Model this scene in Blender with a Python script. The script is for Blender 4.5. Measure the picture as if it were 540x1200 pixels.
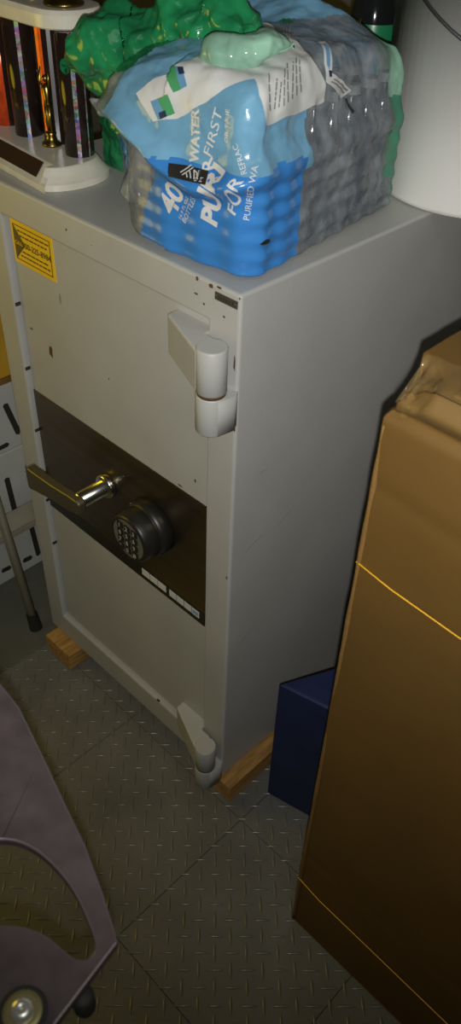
import bpy, bmesh, math, random
from mathutils import Vector, Matrix, noise
from mathutils.bvhtree import BVHTree

for o in list(bpy.data.objects):
    bpy.data.objects.remove(o)
S = bpy.context.scene
C = S.collection
PI = math.pi
rnd = random.Random(7)

# ------------------------------------------------------------------ camera, world, lights, exposure
HS = 1.101            # height of the safe
FZ = -0.055           # floor level
cd = bpy.data.cameras.new('camera')
cam = bpy.data.objects.new('camera', cd)
C.objects.link(cam)
CAM = Vector((1.23886, -0.68377, 1.56103))
cam.location = CAM
cam.rotation_euler = (0.854357, -0.029315, 0.779728)
cd.sensor_fit = 'VERTICAL'
cd.sensor_height = 36
cd.sensor_width = 36
cd.lens = 955.935 / 1200 * 36
cd.clip_start = 0.02
cd.dof.use_dof = True
cd.dof.focus_distance = 1.45
cd.dof.aperture_fstop = 9.0
S.camera = cam

S.view_settings.view_transform = 'Standard'
S.view_settings.look = 'None'
S.view_settings.gamma = 1
S.view_settings.use_curve_mapping = False
S.view_settings.exposure = 0.0

w = bpy.data.worlds.new('world')
S.world = w
w.use_nodes = True
w.node_tree.nodes['Background'].inputs[0].default_value = (0.9, 0.85, 0.7, 1)
w.node_tree.nodes['Background'].inputs[1].default_value = 0.02


def lamp(name, kind, loc, energy, color, target=None, **kw):
    d = bpy.data.lights.new(name, kind)
    d.energy = energy
    d.color = color
    for k, v in kw.items():
        setattr(d, k, v)
    o = bpy.data.objects.new(name, d)
    C.objects.link(o)
    o.location = loc
    if target is not None:
        o.rotation_euler = (Vector(target) - Vector(loc)).to_track_quat('-Z', 'Y').to_euler()
    return o


# the phone's flash, a few centimetres below the lens
lamp('phone_flash', 'SPOT', (1.256, -0.694, 1.540), 43, (1.0, 0.985, 0.94), (0.46, 0.38, 1.30),
     spot_size=math.radians(136), spot_blend=1.0, shadow_soft_size=0.005)
# added yellow light imitating the haze at left, and an added weak overhead fill
lamp('yellow_haze_fill', 'POINT', (-0.55, -0.73, 1.05), 10.5, (1.0, 0.74, 0.03), shadow_soft_size=0.30)
lamp('overhead_fill', 'AREA', (1.5, -0.55, 2.5), 2.5, (1.0, 0.98, 0.86), (0.7, -0.1, 0.4), shape='RECTANGLE', size=1.4, size_y=0.5)

# ------------------------------------------------------------------ materials


def mat(name, col, rough=0.5, metal=0.0, var=0.12, scale=9.0, bump=0.0, bscale=60.0, spec=0.5, col2=None, detail=5.0, stretch=None):
    m = bpy.data.materials.new(name)
    m.use_nodes = True
    nt = m.node_tree
    b = nt.nodes['Principled BSDF']
    b.inputs['Roughness'].default_value = rough
    b.inputs['Metallic'].default_value = metal
    b.inputs['Specular IOR Level'].default_value = spec
    tc = nt.nodes.new('ShaderNodeTexCoord')
    src = tc.outputs['Object']
    if stretch:
        mp = nt.nodes.new('ShaderNodeMapping')
        mp.inputs['Scale'].default_value = stretch
        nt.links.new(src, mp.inputs[0])
        src = mp.outputs[0]
    n = nt.nodes.new('ShaderNodeTexNoise')
    n.inputs['Scale'].default_value = scale
    n.inputs['Detail'].default_value = detail
    nt.links.new(src, n.inputs['Vector'])
    r = nt.nodes.new('ShaderNodeValToRGB')
    r.color_ramp.elements[0].position = 0.3
    r.color_ramp.elements[1].position = 0.7
    c2 = col2 if col2 else tuple(c * (1 - var) for c in col)
    r.color_ramp.elements[0].color = (*c2, 1)
    r.color_ramp.elements[1].color = (*[min(1, c * (1 + var * 0.5)) for c in col], 1)
    nt.links.new(n.outputs[0], r.inputs[0])
    nt.links.new(r.outputs[0], b.inputs['Base Color'])
    if bump:
        n2 = nt.nodes.new('ShaderNodeTexNoise')
        n2.inputs['Scale'].default_value = bscale
        n2.inputs['Detail'].default_value = 4
        nt.links.new(src, n2.inputs['Vector'])
        bp = nt.nodes.new('ShaderNodeBump')
        bp.inputs['Strength'].default_value = bump
        bp.inputs['Distance'].default_value = 0.004
        nt.links.new(n2.outputs[0], bp.inputs['Height'])
        nt.links.new(bp.outputs[0], b.inputs['Normal'])
    return m


def film(name, col, alpha, rough=0.18, var=0.25, scale=14, spec=0.6):
    """thin plastic film: part see-through, part printed or hazy, glossy"""
    m = mat(name, col, rough, 0, var, scale, 0.25, 45, spec)
    nt = m.node_tree
    b = nt.nodes['Principled BSDF']
    t = nt.nodes.new('ShaderNodeBsdfTransparent')
    mx = nt.nodes.new('ShaderNodeMixShader')
    mx.inputs[0].default_value = alpha
    out = nt.nodes['Material Output']
    nt.links.new(t.outputs[0], mx.inputs[1])
    nt.links.new(b.outputs[0], mx.inputs[2])
    nt.links.new(mx.outputs[0], out.inputs['Surface'])
    return m


def streak_film(name, col, a0, a1, rough):
    m = film(name, col, 0.5, rough, 0.5, 34)
    nt = m.node_tree
    mx = [n for n in nt.nodes if n.type == 'MIX_SHADER'][0]
    tc = nt.nodes.new('ShaderNodeTexCoord')
    mp = nt.nodes.new('ShaderNodeMapping')
    mp.inputs['Scale'].default_value = (9, 22, 12)
    mp.inputs['Rotation'].default_value = (0.6, 0.2, 0.3)
    n = nt.nodes.new('ShaderNodeTexNoise')
    n.inputs['Scale'].default_value = 1.0
    n.inputs['Detail'].default_value = 6
    n.inputs['Distortion'].default_value = 1.2
    r = nt.nodes.new('ShaderNodeMapRange')
    r.inputs['From Min'].default_value = 0.35
    r.inputs['From Max'].default_value = 0.68
    r.inputs['To Min'].default_value = a0
    r.inputs['To Max'].default_value = a1
    nt.links.new(tc.outputs['Object'], mp.inputs[0])
    nt.links.new(mp.outputs[0], n.inputs['Vector'])
    nt.links.new(n.outputs[0], r.inputs[0])
    nt.links.new(r.outputs[0], mx.inputs[0])
    return m


M = {}
M['paint'] = mat('safe_paint', (0.445, 0.445, 0.425), 0.42, 0, 0.10, 5, 0.08, 220)
M['paint_dark'] = mat('paint_chip', (0.045, 0.028, 0.014), 0.7)
M['rust'] = mat('rust', (0.10, 0.05, 0.018), 0.8, 0, 0.5, 60)
M['plate'] = mat('brown_metal', (0.16, 0.125, 0.085), 0.33, 0.9, 0.2, 4, stretch=(1, 1, 14))
M['band'] = mat('dark_band', (0.015, 0.013, 0.01), 0.4)
M['chrome'] = mat('chrome', (0.75, 0.74, 0.70), 0.22, 1.0, 0.05)
M['lever'] = mat('lever_metal', (0.15, 0.13, 0.075), 0.42, 0.7, 0.1)
M['black'] = mat('black_plastic', (0.016, 0.015, 0.013), 0.38, 0, 0.15)
M['keyface'] = mat('key_face', (0.13, 0.125, 0.10), 0.5)
M['keyring'] = mat('key_print', (0.40, 0.39, 0.34), 0.5)
M['labelwhite'] = mat('label_white', (0.62, 0.64, 0.62), 0.5)
M['labelblue'] = mat('label_blue', (0.13, 0.30, 0.50), 0.5)
M['sticker'] = mat('sticker_yellow', (0.85, 0.55, 0.03), 0.22, 0, 0.1)
M['ink'] = mat('black_ink', (0.02, 0.018, 0.015), 0.5)
M['sticker_ink'] = mat('sticker_ink', (0.10, 0.07, 0.012), 0.4)
M['badge'] = mat('badge_metal', (0.13, 0.12, 0.105), 0.4, 0.6)
M['wood'] = mat('raw_wood', (0.50, 0.27, 0.075), 0.65, 0, 0.4, 18, 0.2, 40, stretch=(8, 1, 8))
M['card'] = mat('cardboard', (0.128, 0.066, 0.009), 0.75, 0, 0.14, 6, 0.08, 90)
M['cardedge'] = mat('cardboard_edge', (0.22, 0.12, 0.028), 0.75, 0, 0.2, 20, 0.3, 60)
M['twine'] = mat('yellow_strap', (0.95, 0.50, 0.03), 0.4)
M['tape'] = film('clear_tape', (0.40, 0.28, 0.12), 0.16, 0.1)
M['bluebin'] = mat('blue_plastic', (0.012, 0.022, 0.085), 0.5, 0, 0.3, 12, 0.15, 80)
M['bucket'] = mat('white_bucket', (0.84, 0.83, 0.79), 0.42, 0, 0.05, 4)
M['wire'] = mat('grey_wire', (0.25, 0.25, 0.26), 0.35, 1.0)
M['tile'] = mat('floor_tile', (0.20, 0.195, 0.175), 0.25, 0.1, 0.22, 7, 0.1, 150)
M['concrete'] = mat('concrete', (0.13, 0.13, 0.10), 0.8, 0, 0.3, 6, 0.2, 60)
M['wall'] = mat('dark_wall', (0.12, 0.115, 0.10), 0.8, 0, 0.2, 3)
M['mauve'] = mat('mauve_metal', (0.118, 0.092, 0.098), 0.42, 0.35, 0.26, 40, 0.1, 70, detail=8)
M['mauve_edge'] = mat('worn_edge', (0.22, 0.19, 0.20), 0.4, 0.6)
M['darkrubber'] = mat('dark_rubber', (0.02, 0.02, 0.018), 0.7)
M['brasswash'] = mat('brass_washer', (0.55, 0.50, 0.25), 0.35, 0.8)
M['bolt'] = mat('bolt_head', (0.85, 0.86, 0.82), 0.3, 0.7)
M['marble'] = mat('marble_white', (0.68, 0.65, 0.55), 0.25, 0, 0.12, 25, detail=8)
M['column'] = mat('black_gloss', (0.020, 0.012, 0.010), 0.12)
M['orangefoil'] = mat('orange_foil', (0.85, 0.10, 0.02), 0.25, 0.2, 0.5, 40)
M['gold'] = mat('gold_plastic', (0.30, 0.21, 0.06), 0.3, 1.0, 0.3, 30)
M['plaque'] = mat('plaque_brown', (0.055, 0.03, 0.014), 0.25, 0.2)
M['carton'] = mat('white_carton', (0.60, 0.62, 0.58), 0.7, 0, 0.08)
M['slot'] = mat('dark_slot', (0.035, 0.03, 0.02), 0.8)
M['amber'] = mat('amber_box', (0.62, 0.36, 0.03), 0.6, 0, 0.2)
M['alu'] = mat('ladder_metal', (0.60, 0.56, 0.44), 0.38, 0.55, 0.1)
M['darkbottle'] = mat('dark_bottle', (0.012, 0.014, 0.014), 0.1)
M['greenband'] = mat('green_label', (0.02, 0.22, 0.09), 0.3)
M['blue'] = mat('blue_print', (0.045, 0.22, 0.58), 0.22, 0, 0.12, 8, 0.15, 50)
M['lightblue'] = mat('light_blue_print', (0.17, 0.38, 0.56), 0.17, 0, 0.25, 14, 0.35, 45)
M['clear'] = streak_film('clear_film', (0.29, 0.325, 0.36), 0.45, 0.88, 0.2)
M['clearhaze'] = streak_film('hazy_film', (0.45, 0.47, 0.47), 0.25, 0.75, 0.18)
M['green'] = film('green_film', (0.02, 0.27, 0.10), 0.88, 0.16, 0.6, 18)
M['palegreen'] = film('pale_green_film', (0.32, 0.58, 0.44), 0.85, 0.16, 0.3, 18)
M['midgreen'] = film('mid_green_film', (0.07, 0.33, 0.19), 0.75, 0.16, 0.4, 18)
M['paper'] = mat('white_print', (0.66, 0.67, 0.66), 0.35, 0, 0.08, 20)
M['greyink'] = mat('grey_ink', (0.22, 0.23, 0.25), 0.5)
M['navy'] = mat('navy_print', (0.02, 0.035, 0.08), 0.35)
M['leaf'] = mat('green_print', (0.07, 0.32, 0.13), 0.35)
M['pet'] = film('bottle_plastic', (0.09, 0.12, 0.17), 0.80, 0.1, 0.5, 30, 0.9)
M['cap'] = mat('bottle_cap', (0.55, 0.60, 0.65), 0.4)


def holo():
    m = bpy.data.materials.new('hologram_strip')
    m.use_nodes = True
    nt = m.node_tree
    b = nt.nodes['Principled BSDF']
    tc = nt.nodes.new('ShaderNodeTexCoord')
    mp = nt.nodes.new('ShaderNodeMapping')
    mp.inputs['Scale'].default_value = (60, 60, 95)
    mp.inputs['Rotation'].default_value = (0.5, 0.4, 0.2)
    v = nt.nodes.new('ShaderNodeTexVoronoi')
    v.inputs['Scale'].default_value = 2.0
    h = nt.nodes.new('ShaderNodeHueSaturation')
    h.inputs['Saturation'].default_value = 0.75
    h.inputs['Value'].default_value = 0.55
    nt.links.new(tc.outputs['Object'], mp.inputs[0])
    nt.links.new(mp.outputs[0], v.inputs['Vector'])
    nt.links.new(v.outputs['Color'], h.inputs['Color'])
    nt.links.new(h.outputs[0], b.inputs['Base Color'])
    b.inputs['Roughness'].default_value = 0.3
    b.inputs['Metallic'].default_value = 0.4
    return m


M['holo'] = holo()

# ------------------------------------------------------------------ helpers


def new_obj(name, bm, material, parent=None, smooth=False, bevel=0.0, seg=2, loc=None):
    me = bpy.data.meshes.new(name)
    bmesh.ops.recalc_face_normals(bm, faces=bm.faces)
    bm.to_mesh(me)
    bm.free()
    if smooth:
        for f in me.polygons:
            f.use_smooth = True
    me.materials.append(M[material] if isinstance(material, str) else material)
    o = bpy.data.objects.new(name, me)
    C.objects.link(o)
    if parent is not None:
        o.parent = parent
        pl = Vector()
        up_ = parent
        while up_ is not None:
            pl += Vector(up_.location)
            up_ = up_.parent
        me.transform(Matrix.Translation(-pl))      # meshes are written in world coordinates
    elif loc is not None:
        me.transform(Matrix.Translation(-Vector(loc)))
        o.location = loc
    if bevel:
        b = o.modifiers.new('bevel', 'BEVEL')
        b.width = bevel
        b.segments = seg
        b.limit_method = 'ANGLE'
        b.angle_limit = math.radians(35)
    return o


def thing(name, label, cat, loc=(0, 0, 0), group=None):
    o = bpy.data.objects.new(name, None)
    o.empty_display_size = 0.05
    C.objects.link(o)
    o.location = loc
    return tag(o, label, cat, group)


def tag(o, label, cat, group=None):
    o['label'] = label
    o['category'] = cat
    if group:
        o['group'] = group
    return o


def struct(o, label=None):
    o['kind'] = 'structure'
    if label:
        o['label'] = label
    return o


def box(bm, x0, x1, y0, y1, z0, z1):
    v = [bm.verts.new((x, y, z)) for z in (z0, z1) for (x, y) in ((x0, y0), (x1, y0), (x1, y1), (x0, y1))]
    for f in ((3, 2, 1, 0), (4, 5, 6, 7), (0, 1, 5, 4), (1, 2, 6, 5), (2, 3, 7, 6), (3, 0, 4, 7)):
        bm.faces.new([v[i] for i in f])
    return v


def prism(bm, pts, z0, z1):
    a = [bm.verts.new((x, y, z0)) for x, y in pts]
    b = [bm.verts.new((x, y, z1)) for x, y in pts]
    n = len(pts)
    bm.faces.new(a[::-1])
    bm.faces.new(b)
    for i in range(n):
        bm.faces.new((a[i], a[(i + 1) % n], b[(i + 1) % n], b[i]))


def lathe(bm, prof, center, n=32, axis='Z', cap=True):
    """prof: list of (radius, height along axis)"""
    cx, cy, cz = center
    rings = []
    for r, h in prof:
        ring = []
        for i in range(n):
            a = 2 * PI * i / n
            if axis == 'Z':
                ring.append(bm.verts.new((cx + r * math.cos(a), cy + r * math.sin(a), cz + h)))
            else:   # axis -Y
                ring.append(bm.verts.new((cx + r * math.cos(a), cy - h, cz + r * math.sin(a))))
        rings.append(ring)
    for k in range(len(rings) - 1):
        for i in range(n):
            bm.faces.new((rings[k][i], rings[k][(i + 1) % n], rings[k + 1][(i + 1) % n], rings[k + 1][i]))
    if cap:
        bm.faces.new(rings[0][::-1])
        bm.faces.new(rings[-1])


def tube(bm, pts, r, n=10, cap=True):
    rings = []
    up = Vector((0.31, 0.2, 0.93)).normalized()
    pts = [Vector(p) for p in pts]
    for i, p in enumerate(pts):
        d = (pts[min(i + 1, len(pts) - 1)] - pts[max(i - 1, 0)]).normalized()
        a = d.cross(up)
        if a.length < 1e-3:
            a = d.cross(Vector((1, 0, 0)))
        a.normalize()
        b = d.cross(a).normalized()
        rr = r[i] if isinstance(r, (list, tuple)) else r
        rings.append([bm.verts.new(p + a * rr * math.cos(2 * PI * k / n) + b * rr * math.sin(2 * PI * k / n)) for k in range(n)])
    for k in range(len(rings) - 1):
        for i in range(n):
            bm.faces.new((rings[k][i], rings[k][(i + 1) % n], rings[k + 1][(i + 1) % n], rings[k + 1][i]))
    if cap:
        bm.faces.new(rings[0][::-1])
        bm.faces.new(rings[-1])


def fbm(p, s, oct=4):
    return noise.fractal(Vector(p) * s, 1.0, 2.0, oct)


def text_bm(s, size, bold=0.0, spacing=1.0, depth=0.0):
    """filled lettering as a bmesh in its own xy plane, origin at left baseline"""
    c = bpy.data.curves.new('lettering', 'FONT')
    c.body = s
    c.size = size
    c.offset = bold
    c.space_character = spacing
    c.extrude = depth
    c.resolution_u = 3
    o = bpy.data.objects.new('lettering', c)
    C.objects.link(o)
    dg = bpy.context.evaluated_depsgraph_get()
    me = bpy.data.meshes.new_from_object(o.evaluated_get(dg))
    bm = bmesh.new()
    bm.from_mesh(me)
    bpy.data.objects.remove(o)
    bpy.data.meshes.remove(me)
    return bm


def merge(bm, other, mtx=None):
    me = bpy.data.meshes.new('tmp')
    other.to_mesh(me)
    other.free()
    if mtx is not None:
        me.transform(mtx)
    bm.from_mesh(me)
    bpy.data.meshes.remove(me)


def frame_mtx(o, ax, ay):
    ax = Vector(ax).normalized()
    ay = Vector(ay)
    ay = (ay - ax * ay.dot(ax)).normalized()
    az = ax.cross(ay)
    m = Matrix((ax, ay, az)).transposed().to_4x4()
    m.translation = Vector(o)
    return m


def poly_plate(bm, pts, thick):
    """flat outline in xy (ccw), extruded from z=0 to z=thick"""
    prism(bm, pts, 0, thick)


# ------------------------------------------------------------------ the setting
T = 0.354
bm = bmesh.new()
gx = [0.004 + T * 0, 0.322, 0.676, 1.030, 1.384, 1.738]
gx = [0.004, 0.322, 0.676, 1.030, 1.384, 1.738]
gy = [-1.04, -0.704, -0.352, -0.016, 0.338, 0.69, 1.10]
g = 0.0004
for i in range(len(gx) - 1):
    for j in range(len(gy) - 1):
        x0, x1, y0, y1 = gx[i] + g, gx[i + 1] - g, gy[j] + g, gy[j + 1] - g
        e = 0.0010
        a = [bm.verts.new(p) for p in ((x0, y0, FZ - .012), (x1, y0, FZ - .012), (x1, y1, FZ - .012), (x0, y1, FZ - .012))]
        b = [bm.verts.new(p) for p in ((x0, y0, FZ - e), (x1, y0, FZ - e), (x1, y1, FZ - e), (x0, y1, FZ - e))]
        c = [bm.verts.new(p) for p in ((x0 + e, y0 + e, FZ), (x1 - e, y0 + e, FZ), (x1 - e, y1 - e, FZ), (x0 + e, y1 - e, FZ))]
        for k in range(4):
            bm.faces.new((a[k], a[(k + 1) % 4], b[(k + 1) % 4], b[k]))
            bm.faces.new((b[k], b[(k + 1) % 4], c[(k + 1) % 4], c[k]))
        bm.faces.new(c)


def lozenge(bm, x, y, ang, L=0.0192, Wd=0.0030, h=0.0022):
    ca, sa = math.cos(ang), math.sin(ang)
    rows = []
    for u, s in ((-0.98, .12), (-.75, .62), (-.35, .93), (0, 1), (.35, .93), (.75, .62), (.98, .12)):
        row = []
        for t in (0, .25, .5, .75, 1):
            a = PI * t
            v, z = Wd * s * math.cos(a), h * s * math.sin(a)
            row.append(bm.verts.new((x + u * L * ca - v * sa, y + u * L * sa + v * ca, FZ - .0003 + z)))
        rows.append(row)
    for i in range(6):
        for k in range(4):
            bm.faces.new((rows[i][k], rows[i + 1][k], rows[i + 1][k + 1], rows[i][k + 1])).smooth = True


P = 0.0418
for i in range(0, 36):
    for j in range(-18, 16):
        x, y = 0.010 + i * P, -0.0105 + j * P
        if x < 1.45 and -0.75 < y < 0.6:
            lozenge(bm, x, y, PI / 4)
        x, y = x + P / 2, y + P / 2
        if x < 1.45 and -0.75 < y < 0.6:
            lozenge(bm, x, y, -PI / 4)
floor = struct(new_obj('floor', bm, 'tile'), 'grey interlocking diamond plate floor tiles')

bm = bmesh.new()
box(bm, -1.2, 2.4, -1.6, 1.3, FZ - 0.10, FZ - 0.0125)
box(bm, -1.2, 0.003, -1.6, 1.3, FZ - 0.014, FZ - 0.003)
struct(new_obj('floor_concrete', bm, 'concrete', None), 'plain dark concrete floor beyond the tile edge')
bm = bmesh.new()
box(bm, -1.25, 2.4, 1.22, 1.3, FZ, 2.75)
struct(new_obj('wall_back', bm, 'wall'))
bm = bmesh.new()
box(bm, -1.28, -1.2, -1.6, 1.3, FZ, 2.75)
struct(new_obj('wall_left', bm, 'wall'))
bm = bmesh.new()
box(bm, 2.4, 2.48, -1.6, 1.3, FZ, 2.75)
struct(new_obj('wall_right', bm, 'wall'))
bm = bmesh.new()
box(bm, -1.28, 2.48, -1.6, 1.3, 2.75, 2.83)
struct(new_obj('ceiling', bm, 'wall'))

# ------------------------------------------------------------------ the safe
W, D = 0.60, 0.60
DX0, DX1, DZ0, DZ1, RY = 0.058, 0.542, 0.072, 1.046, 0.012
safe = thing('safe', 'tall white steel safe with keypad lock and lever handle', 'safe', (0.3, 0.3, 0))
bm = bmesh.new()
o_ = [(0, 0), (W, 0), (W, HS), (0, HS)]
i_ = [(DX0, DZ0), (DX1, DZ0), (DX1, DZ1), (DX0, DZ1)]
vo = [bm.verts.new((x, 0, z)) for x, z in o_]
vi = [bm.verts.new((x, 0, z)) for x, z in i_]
vr = [bm.verts.new((x, 0.03, z)) for x, z in i_]
vb = [bm.verts.new((x, D, z)) for x, z in o_]
for k in range(4):
    n = (k + 1) % 4
    bm.faces.new((vo[k], vo[n], vi[n], vi[k]))
    bm.faces.new((vi[k], vi[n], vr[n], vr[k]))
    bm.faces.new((vo[n], vo[k], vb[k], vb[n]))
bm.faces.new(vr)
bm.faces.new(vb[::-1])
new_obj('cabinet_body', bm, 'paint', safe, bevel=0.0045, seg=3)
bm = bmesh.new()
box(bm, DX0 + 0.003, DX1 - 0.0065, RY, 0.0295, DZ0 + 0.003, DZ1 - 0.003)
door = new_obj('door', bm, 'paint', safe, bevel=0.0032, seg=3)


def sub(name, bm, m, **k):
    """child of the safe's door"""
    o = new_obj(name, bm, m, None, **k)
    o.data.transform(Matrix.Translation(-Vector(safe.location)))
    o.parent = door
    return o


# lock plate with a dark band and its strip labels
bm = bmesh.new()
box(bm, DX0 + 0.0035, DX1 - 0.0095, RY - 0.0018, RY + 0.001, 0.420, 0.709)
sub('lock_plate', bm, 'plate')
bm = bmesh.new()
box(bm, DX0 + 0.0035, DX1 - 0.0095, RY - 0.0026, RY - 0.0015, 0.420, 0.452)
sub('plate_band', bm, 'band')
for x0, x1, nsplit in ((0.360, 0.430, 3), (0.438, 0.520, 4)):
    bm = bmesh.new()
    ws = (x1 - x0) / nsplit
    for k in range(nsplit):
        box(bm, x0 + k * ws + .0008, x0 + (k + 1) * ws - .0008, RY - 0.0032, RY - 0.0024, 0.4315, 0.4475)
    so = sub('strip_label', bm, 'labelwhite')
bm = bmesh.new()
for k in range(6):
    box(bm, 0.503 + 0.0025 * k, 0.5045 + 0.0025 * k, RY - 0.0036, RY - 0.003, 0.434 + .001 * (k % 3), 0.445 - .0015 * (k % 2))
sub('label_print', bm, 'labelblue')['label'] = 'blue printed end of the strip label'

# keypad
KX, KZ = 0.402, 0.588
bm = bmesh.new()
lathe(bm, [(0.054, -RY + .001), (0.054, 0.010), (0.051, 0.016), (0.0495, 0.017), (0.0495, 0.019), (0.050, 0.020), (0.0475, 0.046), (0.044, 0.051), (0.041, 0.051), (0.040, 0.0495)], (KX, 0, KZ), 48, 'Y')
kp = sub('keypad_housing', bm, 'black', smooth=False)
for f in kp.data.polygons:
    f.use_smooth = abs(f.normal.y) < 0.6
bm = bmesh.new()
lathe(bm, [(0.0395, 0.0488), (0.0395, 0.0502)], (KX, 0, KZ), 40, 'Y')
kf = sub('keypad_face', bm, 'keyface')
bm = bmesh.new()
for r in range(4):
    for c in range(3):
        x, z = KX + (c - 1) * 0.0185, KZ + (1.5 - r) * 0.0165
        box(bm, x - .0068, x + .0068, -0.0525, -0.050, z - .0062, z + .0062)
ko = sub('key_pads', bm, 'black')
for r, row in enumerate(('123', '456', '789', '*0#')):
    for c, ch in enumerate(row):
        x, z = KX + (c - 1) * 0.0185, KZ + (1.5 - r) * 0.0165
        bm = bmesh.new()
        merge(bm, text_bm(ch, 0.0125, 0.0004), frame_mtx((x - 0.0038, -0.0528, z - 0.0043), (1, 0, 0), (0, 0, 1)))
        sub('key_digit', bm, 'keyring')

# lever handle
LX, LZ = 0.276, 0.603
bm = bmesh.new()
lathe(bm, [(0.024, -RY), (0.024, 0.0), (0.022, 0.003), (0.0155, 0.004), (0.0155, 0.060), (0.013, 0.063)], (LX, 0, LZ), 32, 'Y')
hub = sub('handle_hub', bm, 'chrome')
for f in hub.data.polygons:
    f.use_smooth = abs(f.normal.y) < 0.6
bm = bmesh.new()
prof = [(LX + 0.020, 0.011), (LX + 0.012, 0.017), (LX - 0.01, 0.019), (LX - 0.06, 0.019), (LX - 0.115, 0.023), (LX - 0.137, 0.026), (LX - 0.143, 0.02)]
top = [(x, LZ - 0.004 - (LX - x) * 0.11 + h) for x, h in prof]
bot = [(x, LZ - 0.004 - (LX - x) * 0.11 - h) for x, h in prof][::-1]
pp = top + bot
fr = [bm.verts.new((x, -0.074 - 0.03 * max(0, LX - x) * .5, z)) for x, z in pp]
bk = [bm.verts.new((x, -0.056, z)) for x, z in pp]
bm.faces.new(fr)
bm.faces.new(bk[::-1])
for k in range(len(pp)):
    n = (k + 1) % len(pp)
    bm.faces.new((fr[k], bk[k], bk[n], fr[n]))
sub('lever_handle', bm, 'lever', bevel=0.004, seg=3)

# yellow service sticker
SY = RY - 0.0012
bm = bmesh.new()
box(bm, 0.066, 0.181, SY, RY + 0.0005, 0.966, 1.040)
stk = sub('service_sticker', bm, 'sticker')
bm = bmesh.new()
x0, x1, z0, z1, t = 0.073, 0.174, 0.973, 1.033, 0.0013
y0, y1 = SY - 0.0006, SY + .0002
box(bm, x0, x1, y0, y1, z1 - t, z1)
box(bm, x0, x1, y0, y1, z0, z0 + t)
box(bm, x1 - t, x1, y0, y1, z0, z1)
a = [bm.verts.new(v) for v in ((x0, y0, z0), (x0, y0, z1), (x0 + .030, y0, (z0 + z1) / 2))]
bm.faces.new(a)
merge(bm, text_bm('800-225-8984', 0.0140, 0.00030), frame_mtx((x0 + 0.022, y0 - .0002, 0.9985), (1, 0, 0), (0, 0, 1)))
sx = x0 + 0.020
for zz, xa in ((1.0245, 0.012), (1.0165, 0.017), (0.990, 0.020), (0.982, 0.014)):
    x = x0 + xa
    rr = random.Random(int(zz * 1e4))
    while x < x1 - 0.012:
        l = rr.uniform(0.004, 0.012)
        box(bm, x, min(x + l, x1 - .004), y0, y1, zz - .0012, zz + .0012)
        x += l + 0.0022
sub('sticker_print', bm, 'sticker_ink')
bm = bmesh.new()
merge(bm, text_bm('CALL', 0.0088, 0.0002), frame_mtx((x0 + 0.0022, y0 - .0004, 1.000), (1, 0, 0), (0, 0, 1)))
sub('sticker_word', bm, 'sticker')

# hinges: leaf and upper knuckle belong to the door, lower knuckle and tab to the cabinet
for z0 in (0.968, 0.0645):
    hp = new_obj('hinge', (lambda b: (prism(b, [(0.469, RY + .002), (0.469, -0.006), (0.474, -0.0095), (0.568, -0.0475), (0.590, -0.0445), (0.598, -0.030), (0.590, -0.016), (0.566, -0.006), (0.546, -0.006), (0.541, RY + .002)], z0, z0 + 0.062), b)[1])(bmesh.new()), 'paint', safe, bevel=0.003, seg=2)
    hp['label'] = 'white welded hinge leaf at the %s of the door' % ('top' if z0 > 0.5 else 'bottom')
    bm = bmesh.new()
    lathe(bm, [(0.0190, 0.0), (0.0212, 0.002), (0.0212, 0.0645), (0.0195, 0.067)], (0.581, -0.030, z0 - 0.0005), 28)
    k1 = new_obj('knuckle', bm, 'paint', None, bevel=0.0)
    bm = bmesh.new()
    lathe(bm, [(0.0190, -0.064), (0.0215, -0.061), (0.0215, -0.006), (0.0205, -0.004)], (0.581, -0.030, z0), 28)
    prism(bm, [(0.590, -0.048), (0.602, -0.036), (0.606, -0.012), (0.6015, -0.002), (0.5995, 0.002), (0.575, 0.002), (0.570, -0.012)], z0 - 0.062, z0 - 0.006)
    k2 = new_obj('knuckle', bm, 'paint', None)
    bm = bmesh.new()
    lathe(bm, [(0.0200, -0.005), (0.0202, 0.001)], (0.581, -0.030, z0), 24)
    k3 = new_obj('hinge_pin', bm, 'rust', None)
    for k in (k1, k2, k3):
        k.data.transform(Matrix.Translation(-Vector(safe.location)))
        k.parent = hp
        for f in k.data.polygons:
            f.use_smooth = abs(f.normal.z) < 0.6

# maker's badge, dents, chips and rust
bm = bmesh.new()
box(bm, 0.5555, 0.5955, -0.0014, 0.0005, 1.0810, 1.0915)
bd = new_obj('badge', bm, 'badge', safe)
bm = bmesh.new()
for k, x in enumerate((0.558, 0.593)):
    lathe(bm, [(0.0015, 0.0014), (0.001, 0.0022)], (x, 0, 1.0862), 10, 'Y')
for k in range(7):
    x = 0.5625 + k * 0.0041
    box(bm, x, x + .0012, -.0018, -.0012, 1.0838, 1.0886)
    if k % 2 == 0:
        box(bm, x, x + .0026, -.0018, -.0012, 1.0873 - .003 * (k % 4 == 0), 1.0884 - .003 * (k % 4 == 0))
b2 = new_obj('badge_relief', bm, 'chrome', None)
b2.data.transform(Matrix.Translation(-Vector(safe.location)))
b2.parent = bd


def blot(bm, x, z, rx, rz, seed, y, ax='x'):
    rr = random.Random(seed)
    vs = []
    for k in range(12):
        a = 2 * PI * k / 12
        s = rr.uniform(.65, 1.1)
        if ax == 'x':
            vs.append(bm.verts.new((x + rx * s * math.cos(a), y, z + rz * s * math.sin(a))))
        else:
            vs.append(bm.verts.new((x + rx * s * math.cos(a), y + rz * s * math.sin(a), z)))
    bm.faces.new(vs)


def spot(name, m_, *a):
    bm = bmesh.new()
    blot(bm, *a)
    new_obj(name, bm, m_, safe)


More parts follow.
